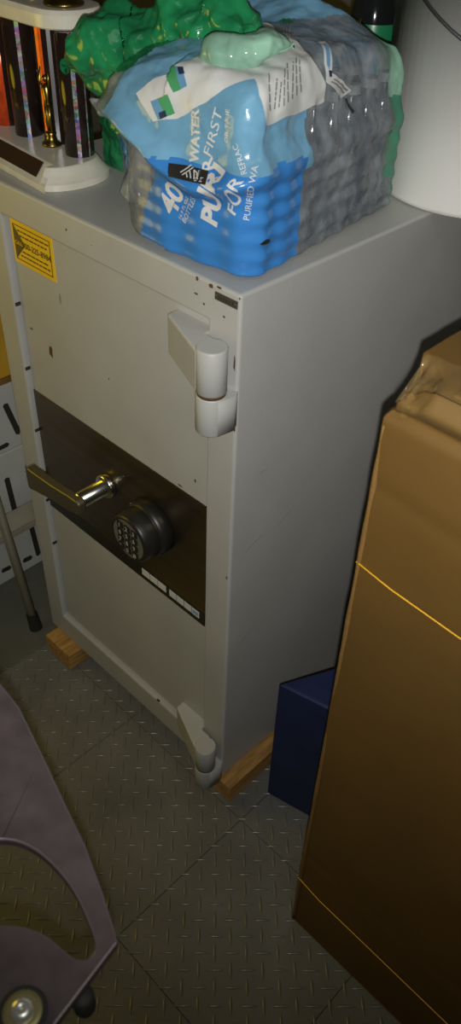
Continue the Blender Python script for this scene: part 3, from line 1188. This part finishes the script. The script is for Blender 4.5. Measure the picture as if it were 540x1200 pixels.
patch3('colour_square', 'labelblue', [(0.4300, 0.0115, 1.2857), (0.4410, 0.0142, 1.2903), (0.4564, 0.0122, 1.2739), (0.4451, 0.0098, 1.2681)], lab_, 0.0034, (0.05, -0.85, 0.55))
patch3('colour_square', 'navy', [(0.4580, 0.0309, 1.3249), (0.4665, 0.0325, 1.3262), (0.4735, 0.0286, 1.3209), (0.4667, 0.0255, 1.3192)], lab_, 0.0042, (0.05, -0.85, 0.55))
patch3('colour_square', 'navy', [(0.4455, 0.0111, 1.2756), (0.4551, 0.0135, 1.2801), (0.4584, 0.0131, 1.2742), (0.4489, 0.0105, 1.2688)], lab_, 0.0042, (0.05, -0.85, 0.55))
lab_ = patch3('paper_label', 'paper', [(0.3855, 0.2240, 1.3408), (0.4317, 0.2170, 1.3444), (0.5113, 0.1730, 1.3447), (0.5534, 0.1572, 1.3318), (0.5655, 0.1706, 1.3062), (0.5630, 0.1737, 1.2862), (0.5703, 0.1117, 1.2837), (0.5807, 0.0498, 1.2857), (0.5710, 0.0465, 1.3154), (0.5378, 0.0625, 1.3304), (0.4706, 0.1169, 1.3431)], pk, 0.0016, (0.7, -0.25, 0.65), label='white printed panel with barcode and small print')
patch3('barcode_bar', 'greyink', [(0.4468, 0.2039, 1.3433), (0.4454, 0.2080, 1.3430), (0.5042, 0.1525, 1.3442), (0.5066, 0.1474, 1.3442)], lab_, 0.0040, (0.7, -0.25, 0.65))
patch3('barcode_bar', 'greyink', [(0.4455, 0.2104, 1.3431), (0.4464, 0.2120, 1.3435), (0.5061, 0.1552, 1.3449), (0.5058, 0.1531, 1.3442)], lab_, 0.0040, (0.7, -0.25, 0.65))
patch3('barcode_bar', 'greyink', [(0.4475, 0.2134, 1.3439), (0.4482, 0.2151, 1.3442), (0.5074, 0.1586, 1.3454), (0.5078, 0.1558, 1.3449)], lab_, 0.0040, (0.7, -0.25, 0.65))
patch3('barcode_bar', 'greyink', [(0.4492, 0.2167, 1.3445), (0.4505, 0.2178, 1.3450), (0.5072, 0.1638, 1.3455), (0.5090, 0.1593, 1.3454)], lab_, 0.0040, (0.7, -0.25, 0.65))
patch3('barcode_bar', 'greyink', [(0.4518, 0.2189, 1.3455), (0.4532, 0.2198, 1.3459), (0.5082, 0.1676, 1.3459), (0.5085, 0.1648, 1.3454)], lab_, 0.0040, (0.7, -0.25, 0.65))
patch3('barcode_bar', 'greyink', [(0.4545, 0.2210, 1.3464), (0.4556, 0.2223, 1.3468), (0.5038, 0.1777, 1.3448), (0.5092, 0.1690, 1.3457)], lab_, 0.0040, (0.7, -0.25, 0.65))
patch3('print_block', 'greyink', [(0.3970, 0.2201, 1.3409), (0.4121, 0.2121, 1.3430), (0.4819, 0.1620, 1.3468), (0.4812, 0.1536, 1.3459)], lab_, 0.0040, (0.7, -0.25, 0.65))
patch3('print_block', 'greyink', [(0.4819, 0.1620, 1.3468), (0.4946, 0.1573, 1.3457), (0.5188, 0.1283, 1.3405), (0.5213, 0.1110, 1.3377), (0.5020, 0.1360, 1.3422)], lab_, 0.0040, (0.7, -0.25, 0.65))
patch3('small_print', 'greyink', [(0.5767, 0.0576, 1.2971), (0.5759, 0.0609, 1.2963), (0.5757, 0.0600, 1.3034), (0.5764, 0.0569, 1.3041)], lab_, 0.0040, (0.7, -0.25, 0.65))
patch3('small_print', 'greyink', [(0.5762, 0.0568, 1.3058), (0.5754, 0.0601, 1.3051), (0.5735, 0.0608, 1.3138), (0.5740, 0.0579, 1.3144)], lab_, 0.0040, (0.7, -0.25, 0.65))
patch3('small_print', 'greyink', [(0.5732, 0.0585, 1.3158), (0.5729, 0.0611, 1.3154), (0.5677, 0.0657, 1.3215), (0.5679, 0.0632, 1.3219)], lab_, 0.0040, (0.7, -0.25, 0.65))
patch3('small_print', 'greyink', [(0.5664, 0.0646, 1.3231), (0.5667, 0.0666, 1.3229), (0.5572, 0.0757, 1.3293), (0.5561, 0.0746, 1.3293)], lab_, 0.0040, (0.7, -0.25, 0.65))
patch3('small_print', 'greyink', [(0.5752, 0.0665, 1.2970), (0.5752, 0.0688, 1.2967), (0.5753, 0.0690, 1.3042), (0.5751, 0.0669, 1.3045)], lab_, 0.0040, (0.7, -0.25, 0.65))
patch3('small_print', 'greyink', [(0.5749, 0.0672, 1.3057), (0.5751, 0.0693, 1.3054), (0.5743, 0.0704, 1.3093), (0.5742, 0.0681, 1.3096)], lab_, 0.0040, (0.7, -0.25, 0.65))
patch3('small_print', 'greyink', [(0.5740, 0.0684, 1.3108), (0.5739, 0.0708, 1.3104), (0.5728, 0.0722, 1.3139), (0.5727, 0.0700, 1.3142)], lab_, 0.0040, (0.7, -0.25, 0.65))
patch3('small_print', 'greyink', [(0.5722, 0.0706, 1.3153), (0.5724, 0.0728, 1.3150), (0.5682, 0.0779, 1.3220), (0.5680, 0.0757, 1.3223)], lab_, 0.0040, (0.7, -0.25, 0.65))
patch3('small_print', 'greyink', [(0.5672, 0.0767, 1.3232), (0.5674, 0.0788, 1.3230), (0.5658, 0.0808, 1.3250), (0.5655, 0.0788, 1.3252)], lab_, 0.0040, (0.7, -0.25, 0.65))
patch3('small_print', 'greyink', [(0.5760, 0.0727, 1.2980), (0.5766, 0.0744, 1.2978), (0.5765, 0.0748, 1.3021), (0.5761, 0.0729, 1.3023)], lab_, 0.0040, (0.7, -0.25, 0.65))
patch3('small_print', 'greyink', [(0.5760, 0.0731, 1.3034), (0.5764, 0.0750, 1.3031), (0.5740, 0.0782, 1.3102), (0.5739, 0.0760, 1.3105)], lab_, 0.0040, (0.7, -0.25, 0.65))
patch3('small_print', 'greyink', [(0.5734, 0.0766, 1.3114), (0.5735, 0.0788, 1.3111), (0.5715, 0.0815, 1.3157), (0.5714, 0.0793, 1.3160)], lab_, 0.0040, (0.7, -0.25, 0.65))
patch3('small_print', 'greyink', [(0.5710, 0.0798, 1.3169), (0.5712, 0.0819, 1.3166), (0.5687, 0.0851, 1.3214), (0.5684, 0.0831, 1.3216)], lab_, 0.0040, (0.7, -0.25, 0.65))
patch3('small_print', 'greyink', [(0.5776, 0.0796, 1.2990), (0.5777, 0.0818, 1.2986), (0.5762, 0.0829, 1.3067), (0.5759, 0.0810, 1.3069)], lab_, 0.0040, (0.7, -0.25, 0.65))
patch3('small_print', 'greyink', [(0.5752, 0.0816, 1.3083), (0.5756, 0.0835, 1.3081), (0.5721, 0.0869, 1.3165), (0.5717, 0.0850, 1.3167)], lab_, 0.0040, (0.7, -0.25, 0.65))
patch3('small_print', 'greyink', [(0.5709, 0.0858, 1.3181), (0.5711, 0.0880, 1.3178), (0.5675, 0.0916, 1.3226), (0.5674, 0.0894, 1.3229)], lab_, 0.0040, (0.7, -0.25, 0.65))
patch3('small_print', 'greyink', [(0.5663, 0.0905, 1.3242), (0.5665, 0.0927, 1.3239), (0.5574, 0.1025, 1.3303), (0.5572, 0.1003, 1.3306)], lab_, 0.0040, (0.7, -0.25, 0.65))
patch3('small_print', 'greyink', [(0.5774, 0.0869, 1.3014), (0.5771, 0.0896, 1.3008), (0.5735, 0.0921, 1.3112), (0.5737, 0.0894, 1.3116)], lab_, 0.0040, (0.7, -0.25, 0.65))
patch3('small_print', 'greyink', [(0.5729, 0.0902, 1.3130), (0.5729, 0.0926, 1.3126), (0.5694, 0.0953, 1.3203), (0.5690, 0.0933, 1.3206)], lab_, 0.0040, (0.7, -0.25, 0.65))
patch3('small_print', 'greyink', [(0.5683, 0.0939, 1.3220), (0.5687, 0.0959, 1.3217), (0.5600, 0.1045, 1.3293), (0.5594, 0.1027, 1.3294)], lab_, 0.0040, (0.7, -0.25, 0.65))
patch3('small_print', 'greyink', [(0.5573, 0.1049, 1.3303), (0.5578, 0.1067, 1.3302), (0.5495, 0.1155, 1.3331), (0.5486, 0.1141, 1.3331)], lab_, 0.0040, (0.7, -0.25, 0.65))
patch3('small_print', 'greyink', [(0.5754, 0.0963, 1.3030), (0.5745, 0.0998, 1.3023), (0.5733, 0.1008, 1.3072), (0.5739, 0.0977, 1.3078)], lab_, 0.0040, (0.7, -0.25, 0.65))
patch3('small_print', 'greyink', [(0.5733, 0.0983, 1.3091), (0.5730, 0.1011, 1.3086), (0.5695, 0.1043, 1.3176), (0.5699, 0.1015, 1.3181)], lab_, 0.0040, (0.7, -0.25, 0.65))
patch3('small_print', 'greyink', [(0.5692, 0.1021, 1.3195), (0.5686, 0.1052, 1.3189), (0.5631, 0.1110, 1.3259), (0.5630, 0.1086, 1.3263)], lab_, 0.0040, (0.7, -0.25, 0.65))
patch3('small_print', 'greyink', [(0.5617, 0.1100, 1.3274), (0.5618, 0.1123, 1.3271), (0.5557, 0.1189, 1.3319), (0.5550, 0.1173, 1.3320)], lab_, 0.0040, (0.7, -0.25, 0.65))
patch3('small_print', 'greyink', [(0.5533, 0.1192, 1.3330), (0.5540, 0.1209, 1.3329), (0.5516, 0.1235, 1.3341), (0.5507, 0.1221, 1.3342)], lab_, 0.0040, (0.7, -0.25, 0.65))
patch3('small_print', 'greyink', [(0.5724, 0.1071, 1.3044), (0.5712, 0.1110, 1.3035), (0.5698, 0.1108, 1.3143), (0.5700, 0.1081, 1.3147)], lab_, 0.0040, (0.7, -0.25, 0.65))
patch3('small_print', 'greyink', [(0.5694, 0.1086, 1.3161), (0.5691, 0.1113, 1.3157), (0.5653, 0.1146, 1.3226), (0.5652, 0.1122, 1.3229)], lab_, 0.0040, (0.7, -0.25, 0.65))
patch3('small_print', 'greyink', [(0.5644, 0.1130, 1.3242), (0.5643, 0.1154, 1.3239), (0.5567, 0.1228, 1.3312), (0.5564, 0.1207, 1.3315)], lab_, 0.0040, (0.7, -0.25, 0.65))
patch3('small_print', 'greyink', [(0.5548, 0.1224, 1.3325), (0.5552, 0.1244, 1.3323), (0.5473, 0.1327, 1.3357), (0.5464, 0.1313, 1.3358)], lab_, 0.0040, (0.7, -0.25, 0.65))
patch3('small_print', 'greyink', [(0.5686, 0.1188, 1.3055), (0.5681, 0.1219, 1.3049), (0.5679, 0.1203, 1.3137), (0.5685, 0.1171, 1.3143)], lab_, 0.0040, (0.7, -0.25, 0.65))
patch3('small_print', 'greyink', [(0.5680, 0.1174, 1.3155), (0.5674, 0.1205, 1.3150), (0.5636, 0.1230, 1.3237), (0.5636, 0.1204, 1.3240)], lab_, 0.0040, (0.7, -0.25, 0.65))
patch3('small_print', 'greyink', [(0.5628, 0.1211, 1.3251), (0.5626, 0.1238, 1.3247), (0.5579, 0.1279, 1.3298), (0.5577, 0.1258, 1.3301)], lab_, 0.0040, (0.7, -0.25, 0.65))
patch3('small_print', 'greyink', [(0.5567, 0.1266, 1.3311), (0.5570, 0.1287, 1.3309), (0.5526, 0.1328, 1.3349), (0.5521, 0.1310, 1.3350)], lab_, 0.0040, (0.7, -0.25, 0.65))
lab_ = patch3('paper_tag', 'paper', [(0.5244, 0.1980, 1.3419), (0.5263, 0.2105, 1.3417), (0.5530, 0.1926, 1.3326), (0.5627, 0.1835, 1.3169), (0.5563, 0.2356, 1.2879), (0.5586, 0.2113, 1.2832), (0.5654, 0.1703, 1.3091), (0.5558, 0.1756, 1.3270)], pk, 0.0014, (0.75, -0.2, 0.6), label='narrow white strip with blue and black print on the clear film')
patch3('tag_print', 'labelblue', [(0.5359, 0.1923, 1.3417), (0.5354, 0.1996, 1.3407), (0.5565, 0.1842, 1.3287), (0.5618, 0.1777, 1.3195), (0.5584, 0.1762, 1.3246)], lab_, 0.0038, (0.75, -0.2, 0.6))
patch3('tag_print', 'navy', [(0.5616, 0.1764, 1.3196), (0.5625, 0.1819, 1.3181), (0.5642, 0.1809, 1.3120), (0.5643, 0.1758, 1.3127)], lab_, 0.0040, (0.75, -0.2, 0.6))
patch3('tag_print', 'greyink', [(0.5655, 0.1769, 1.3072), (0.5654, 0.1802, 1.3076), (0.5577, 0.2184, 1.2878), (0.5579, 0.2150, 1.2864)], lab_, 0.0040, (0.75, -0.2, 0.6))
patch3('tag_print', 'greyink', [(0.5649, 0.1822, 1.3091), (0.5646, 0.1858, 1.3094), (0.5575, 0.2252, 1.2897), (0.5575, 0.2220, 1.2882)], lab_, 0.0040, (0.75, -0.2, 0.6))
patch3('ink_mark', 'ink', [(0.5571, 0.2205, 1.2804), (0.5564, 0.2266, 1.2803), (0.5552, 0.2479, 1.2613), (0.5569, 0.2427, 1.2585), (0.5556, 0.2359, 1.2655)], pk, 0.0028, (0.75, -0.2, 0.6), label='small dark scribble of print on the clear film')
patch3('ink_mark', 'ink', [(0.5873, 0.0432, 1.1511), (0.5895, 0.0529, 1.1556), (0.5864, 0.0643, 1.1515), (0.5836, 0.0663, 1.1457), (0.5883, 0.0485, 1.1488)], pk, 0.0028, (0.6, -0.75, 0.2), label='small printed code on the blue front corner')
lab_ = patch3('logo_panel', 'ink', [(0.4703, 0.0025, 1.2271), (0.4950, 0.0120, 1.2283), (0.5254, 0.0170, 1.2289), (0.5329, 0.0042, 1.2169), (0.5053, -0.0005, 1.2156), (0.4784, -0.0052, 1.2147)], pk, 0.0028, (0.15, -0.95, 0.25), label='black logo panel')
patch3('logo_stroke', 'paper', [(0.4923, 0.0038, 1.2209), (0.4908, 0.0041, 1.2214), (0.5003, 0.0137, 1.2308), (0.5015, 0.0135, 1.2301)], lab_, 0.0048, (0.15, -0.95, 0.25))
patch3('logo_stroke', 'paper', [(0.4966, 0.0025, 1.2192), (0.4951, 0.0029, 1.2198), (0.5040, 0.0130, 1.2288), (0.5053, 0.0127, 1.2282)], lab_, 0.0048, (0.15, -0.95, 0.25))
patch3('logo_stroke', 'paper', [(0.5051, 0.0033, 1.2189), (0.5040, 0.0027, 1.2185), (0.4993, 0.0058, 1.2216), (0.5004, 0.0064, 1.2220)], lab_, 0.0048, (0.15, -0.95, 0.25))
patch3('logo_stroke', 'paper', [(0.5103, 0.0042, 1.2190), (0.5091, 0.0036, 1.2186), (0.5016, 0.0092, 1.2245), (0.5029, 0.0097, 1.2248)], lab_, 0.0048, (0.15, -0.95, 0.25))
patch3('logo_stroke', 'paper', [(0.5153, 0.0050, 1.2190), (0.5140, 0.0045, 1.2188), (0.5066, 0.0116, 1.2263), (0.5079, 0.0120, 1.2266)], lab_, 0.0048, (0.15, -0.95, 0.25))
patch3('logo_stroke', 'paper', [(0.5070, 0.0114, 1.2260), (0.5075, 0.0122, 1.2268), (0.5126, 0.0115, 1.2253), (0.5122, 0.0108, 1.2245)], lab_, 0.0048, (0.15, -0.95, 0.25))
patch3('logo_stroke', 'paper', [(0.5118, 0.0109, 1.2247), (0.5130, 0.0114, 1.2251), (0.5195, 0.0066, 1.2198), (0.5184, 0.0060, 1.2195)], lab_, 0.0048, (0.15, -0.95, 0.25))
words3('Mem', 'paper', (0.5194, 0.0045, 1.2182), (0.5154, 0.0139, 1.2275), (0.15, -0.95, 0.25), lab_, 0.000, 0.0050, 0.80)
words3('M', 'paper', (0.5266, 0.0060, 1.2188), (0.5251, 0.0103, 1.2224), (0.15, -0.95, 0.25), lab_, 0.000, 0.0050, 0.80)
words3('40', 'paper', (0.4676, 0.0119, 1.1568), (0.4852, 0.0123, 1.1929), (0.15, -0.95, 0.25), pk, 0.030, 0.0024, 1.00)
words3('16.9 FL OZ', 'paper', (0.4781, 0.0141, 1.1571), (0.4932, 0.0135, 1.1885), (0.15, -0.95, 0.25), pk, 0.000, 0.0024, 0.90)
words3('BOTTLES', 'paper', (0.4858, 0.0144, 1.1538), (0.5067, 0.0124, 1.1904), (0.15, -0.95, 0.25), pk, 0.000, 0.0024, 1.00)
words3('PURI', 'paper', (0.5343, 0.0213, 1.1622), (0.5523, 0.0171, 1.2358), (0.15, -0.95, 0.25), pk, 0.045, 0.0024, 0.90)
words3('R', 'paper', (0.5323, 0.0200, 1.2330), (0.5255, 0.0208, 1.2457), (0.15, -0.95, 0.25), pk, 0.020, 0.0024, 1.00)
words3('FOR', 'paper', (0.5647, 0.0226, 1.1847), (0.5839, 0.0162, 1.2325), (0.15, -0.95, 0.25), pk, 0.020, 0.0024, 0.72)
words3('PURIFIED WA', 'paper', (0.5784, 0.0323, 1.1811), (0.5846, 0.0373, 1.2453), (0.6, -0.75, 0.2), pk, 0.000, 0.0024, 1.00)
words3('WATER', 'paper', (0.5080, 0.0153, 1.2328), (0.5047, 0.0195, 1.2921), (0.15, -0.95, 0.25), pk, 0.040, 0.0024, 1.15)
words3('FIRST', 'paper', (0.5243, 0.0206, 1.2436), (0.5388, 0.0243, 1.2957), (0.15, -0.95, 0.25), pk, 0.000, 0.0024, 0.72)
words3('OR TA IE', 'paper', (0.5479, 0.0247, 1.2636), (0.5485, 0.0254, 1.2993), (0.15, -0.95, 0.25), pk, 0.000, 0.0024, 0.90)
words3('REFRAC', 'paper', (0.5808, 0.0233, 1.2388), (0.5610, 0.0252, 1.2666), (0.4, -0.8, 0.4), pk, 0.000, 0.0024, 1.00)


# ------------------------------------------------------------------ the wad of torn green film and the sheets hanging from it
def wad(axis, radii, nseg, nring, seed, amp, squash=1.0):
    pts = []
    fs = []
    ax_ = [Vector(a) for a in axis]
    for i in range(nseg + 1):
        t = i / nseg * (len(ax_) - 1)
        k = min(int(t), len(ax_) - 2)
        u = sst(0, 1, t - k)
        c_ = ax_[k].lerp(ax_[k + 1], t - k)
        r = radii[k] * (1 - u) + radii[k + 1] * u
        e = i / nseg
        r *= math.sqrt(max(0, 1 - (2 * e - 1) ** 6)) + 1e-4
        d = (ax_[k + 1] - ax_[k]).normalized()
        s1 = d.cross(Vector((0, 0, 1))).normalized()
        s2 = s1.cross(d)
        for j in range(nring):
            a = 2 * PI * j / nring
            n_ = s1 * math.cos(a) + s2 * math.sin(a) * squash
            q = c_ + n_ * r
            sd = Vector((seed, seed * 2, 0))
            w1 = noise.ridged_multi_fractal((q + sd) * 8, 0.9, 2.1, 3, 0.9, 2.0) - 1.0
            q += n_ * (amp * w1 + amp * .8 * fbm(q + sd, 16))
            pts.append(q)
    for i in range(nseg):
        for j in range(nring):
            a, b = i * nring + j, i * nring + (j + 1) % nring
            fs.append((a, b, b + nring, a + nring))
    bm = bmesh.new()
    vs = [bm.verts.new(q) for q in pts]
    for f in fs:
        bm.faces.new([vs[i] for i in f])
    return bm


def sheet(bot, top, nu, nv, amp, seed, sag=0.0):
    bm = bmesh.new()
    B_ = [Vector(q) for q in bot]
    T_ = [Vector(q) for q in top]

    def on(L, t):
        t *= len(L) - 1
        k = min(int(t), len(L) - 2)
        return L[k].lerp(L[k + 1], t - k)
    rows = []
    for i in range(nu + 1):
        row = []
        for j in range(nv + 1):
            q = on(B_, i / nu).lerp(on(T_, i / nu), j / nv)
            s = math.sin(PI * j / nv)
            q += Vector((-.7, -.7, 0)) * sag * s
            q += Vector((fbm(q + Vector((seed, 0, 0)), 20), fbm(q + Vector((0, seed, 0)), 20), 0)) * amp * (.3 + .7 * s)
            q.z = max(q.z, HS + .001)
            row.append(bm.verts.new(q))
        rows.append(row)
    for i in range(nu):
        for j in range(nv):
            bm.faces.new((rows[i][j], rows[i + 1][j], rows[i + 1][j + 1], rows[i][j + 1]))
    return bm


o = new_obj('green_film', wad([(0.176, 0.070, 1.272), (0.225, 0.085, 1.285), (0.290, 0.120, 1.302), (0.350, 0.145, 1.328), (0.405, 0.160, 1.345), (0.478, 0.125, 1.350)],
                            [0.030, 0.050, 0.064, 0.058, 0.046, 0.026], 120, 96, 3.0, 0.022, 0.95), 'green', pk, smooth=True)
o['label'] = 'crumpled wad of glossy green film'
o = new_obj('green_film', wad([(0.452, 0.056, 1.322), (0.490, 0.068, 1.338), (0.528, 0.095, 1.350), (0.545, 0.130, 1.350)],
                            [0.014, 0.026, 0.026, 0.016], 60, 50, 8.0, 0.014, 0.8), 'palegreen', pk, smooth=True)
o['label'] = 'pale green twisted film beside the wad'
o = new_obj('clear_film', wad([(0.238, 0.062, 1.243), (0.280, 0.062, 1.240), (0.330, 0.066, 1.248), (0.370, 0.060, 1.262)],
                            [0.008, 0.018, 0.022, 0.016], 60, 40, 5.0, 0.012, 0.7), 'clearhaze', pk, smooth=True)
o['label'] = 'clear crinkled edge under the green wad'
o = new_obj('green_film', sheet([(0.112, 0.176, HS + .001), (0.138, 0.172, HS + .001), (0.166, 0.172, HS + .001)], [(0.12, 0.168, 1.245), (0.17, 0.145, 1.250), (0.225, 0.130, 1.255)], 40, 50, 0.012, 2), 'green', pk, smooth=True)
o['label'] = 'green film hanging to the safe top'
o = new_obj('printed_film', sheet([(0.200, 0.152, HS + .001), (0.228, 0.128, HS + .001), (0.272, 0.132, HS + .001)], [(0.200, 0.145, 1.180), (0.250, 0.122, 1.200), (0.312, 0.110, 1.215)], 40, 50, 0.014, 4, .002), 'blue', pk, smooth=True)
o['label'] = 'blue film hanging behind the left corner'
o = new_obj('clear_film', wad([(0.316, 0.082, HS + .008), (0.316, 0.082, HS + .026), (0.322, 0.082, HS + .06), (0.330, 0.080, HS + .10), (0.338, 0.074, HS + .15), (0.350, 0.064, HS + .18)],
                            [0.024, 0.028, 0.020, 0.016, 0.022, 0.02], 60, 40, 6.0, 0.007, 1.0), 'clearhaze', pk, smooth=True)
o['label'] = 'empty puffed clear film at the left corner'



# ------------------------------------------------------------------ left background: cartons and step ladder
for k, (y0, y1, z0, z1, nm, mt, lab) in enumerate((
        (-0.42, 0.148, FZ - .002, 0.345, 'carton', 'carton', 'white carton with dark slots on the floor behind the ladder'),
        (-0.42, 0.142, 0.347, 0.530, 'carton', 'carton', 'white slotted carton stacked under the amber box'),
        (-0.40, 0.150, 0.545, 0.86, 'carton', 'amber', 'amber yellow box on top of the white cartons'))):
    t = thing(nm, lab, 'box', (-0.40, (y0 + y1) / 2, z0), 'cartons stacked left of the safe')
    bm = bmesh.new()
    box(bm, -0.55, -0.25, y0, y1, z0, z1)
    new_obj('carton_body', bm, mt, t, bevel=0.003)
    if k < 2:
        zs = [(0.085, 0.225, 0.075, 0.10, .0085)] if k == 0 else []
        lst = ([(0.080, 0.270, 0.086, 0.150, .0085), (0.122, 0.110, 0.131, -0.025, .0085), (0.018, -0.013, 0.040, -0.015, .0085), (0.085, -0.020, 0.107, -0.022, .009)] if k == 0 else
               [(0.112, 0.475, 0.134, 0.385, .0085), (0.05, 0.465, 0.07, 0.38, .0085), (0.02, 0.362, 0.10, 0.366, .007)])
        for (ya, za, yb, zb, hw) in lst:
            bm = bmesh.new()
            a, b = Vector((ya, za)), Vector((yb, zb))
            d = (b - a).normalized()
            n_ = Vector((-d.y, d.x)) * hw
            qs = [a - d * .004, a + n_, b + n_, b + d * .006, b - n_ * .8, a - n_ * .7]
            vs = [bm.verts.new((-0.2494, q.x, q.y)) for q in qs]
            vs2 = [bm.verts.new((-0.2515, q.x, q.y)) for q in qs]
            bm.faces.new(vs)
            for i in range(6):
                bm.faces.new((vs[i], vs2[i], vs2[(i + 1) % 6], vs[(i + 1) % 6]))
            new_obj('slot', bm, 'slot', t)
    if k == 2:
        bm = bmesh.new()
        box(bm, -0.552, -0.247, y0 - .002, y1 + .002, z0 - .0145, z0 - .0002)
        new_obj('tray_edge', bm, 'cardedge', t)

ld = thing('step_ladder', 'metal step ladder leg and tread left of the safe', 'ladder', (-0.06, 0.06, FZ))
def leg_x(z):
    return -0.060 - 0.195 * (z - FZ)
for y in (-0.015, 0.30):
    bm = bmesh.new()
    tube(bm, [(leg_x(FZ + .02), y, FZ + .02), (leg_x(0.80), y, 0.80)], 0.0115, 16)
    l_ = new_obj('leg', bm, 'alu', ld, smooth=True)
    bm = bmesh.new()
    tube(bm, [(leg_x(FZ - .003), y, FZ - .0028), (leg_x(FZ + .045), y, FZ + .045)], [0.0165, 0.0145], 18)
    f_ = new_obj('rubber_foot', bm, 'darkrubber', None)
    f_.data.transform(Matrix.Translation(-Vector(ld.location)))
    f_.parent = l_
for zt, dp in ((0.213, .088), (0.755, .028)):
    xx = leg_x(zt)
    bm = bmesh.new()
    box(bm, xx - dp, xx - .026, -0.032, 0.317, zt - .006, zt)
    for k in range(3):
        box(bm, xx - .026, xx - .0235 + .0012 * (k % 2), -0.032, 0.317, zt - .022 + .0078 * k, zt - .016 + .0078 * k)
    box(bm, xx - .0275, xx - .0255, -0.032, 0.317, zt - .024, zt)
    new_obj('tread', bm, 'alu', ld, bevel=0.001)

# ------------------------------------------------------------------ foreground plate
PZ = 0.95

pl = thing('machine_stand', 'mauve grey metal plate with curved handle cutout and round bolt, in the foreground', 'machine stand', (0.93, -0.66, FZ + .002))
outer = [(1.0292, -0.5597), (1.0402, -0.6215), (1.0464, -0.6427), (1.0163, -0.6861), (0.862, -0.6377), (0.7222, -0.5106), (0.7801, -0.4929), (0.8137, -0.4956), (0.8688, -0.5093), (0.9204, -0.5231), (0.9563, -0.532), (0.9971, -0.5463), (1.0203, -0.5555)]
hole = [(0.8981, -0.601), (0.9013, -0.5842), (0.9087, -0.5737), (0.9202, -0.5659), (0.938, -0.5603), (0.9618, -0.5587), (0.9831, -0.5606), (1.0033, -0.5661), (1.0146, -0.5696), (1.0218, -0.5737), (1.0237, -0.5797), (1.0205, -0.5854), (1.0141, -0.5887), (1.0046, -0.5903), (0.9904, -0.5925), (0.9775, -0.598), (0.9649, -0.6074), (0.9558, -0.6192), (0.9497, -0.6328), (0.9175, -0.6271)]
BOLT = (1.0197, -0.6328)
BOLT2 = (1.0356, -0.597)



def smooth_loop(pts, it=2, keep=()):
    for _ in range(it):
        out = []
        n = len(pts)
        for i in range(n):
            p, q = Vector(pts[i]), Vector(pts[(i + 1) % n])
            if i in keep and _ == 0:
                out.append(tuple(p))
            out.append(tuple(p * .75 + q * .25))
            out.append(tuple(p * .25 + q * .75))
        pts = out
        keep = ()
    return pts


hole_s = smooth_loop(hole, 2)
bm = bmesh.new()
def loop_edges(bm, pts, z):
    vs = [bm.verts.new((x, y, z)) for x, y in pts]
    return [bm.edges.new((vs[i], vs[(i + 1) % len(vs)])) for i in range(len(vs))]
ed = loop_edges(bm, outer, PZ) + loop_edges(bm, hole_s, PZ)
bmesh.ops.triangle_fill(bm, use_beauty=True, edges=ed)
bm.faces.ensure_lookup_table()
ret = bmesh.ops.extrude_face_region(bm, geom=bm.faces[:])
for v in ret['geom']:
    if isinstance(v, bmesh.types.BMVert):
        v.co.z -= 0.010
plo = new_obj('plate', bm, 'mauve', pl, bevel=0.0014, seg=2)
plo.data.materials.append(M['mauve_edge'])
plo.modifiers['bevel'].material = 1
bxp, byp = BOLT
bm = bmesh.new()
lathe(bm, [(0.0165, 0.0002), (0.0165, 0.0014), (0.0150, 0.002)], (bxp, byp, PZ), 36)
new_obj('rubber_ring', bm, 'darkrubber', pl)
bm = bmesh.new()
lathe(bm, [(0.0132, 0.0015), (0.0130, 0.0032), (0.0105, 0.0036)], (bxp, byp, PZ), 36)
new_obj('washer', bm, 'brasswash', pl)
bm = bmesh.new()
lathe(bm, [(0.0078, 0.0034), (0.0080, 0.0050), (0.0070, 0.0074), (0.0045, 0.0088), (0.0016, 0.0092), (0.001, 0.0078)], (bxp, byp, PZ), 28)
new_obj('bolt_head', bm, 'bolt', pl, smooth=True)
bm = bmesh.new()
lathe(bm, [(0.06, 0), (0.06, 0.02), (0.02, 0.03), (0.02, PZ - FZ - .0125)], (0.93, -0.70, FZ + .0022), 28)
new_obj('post', bm, 'black', pl)
bm = bmesh.new()
lathe(bm, [(0.007, -0.034), (0.008, -0.030), (0.008, -0.013), (0.006, -0.0102)], (BOLT2[0], BOLT2[1], PZ), 20)
new_obj('knob', bm, 'darkrubber', pl, smooth=True)
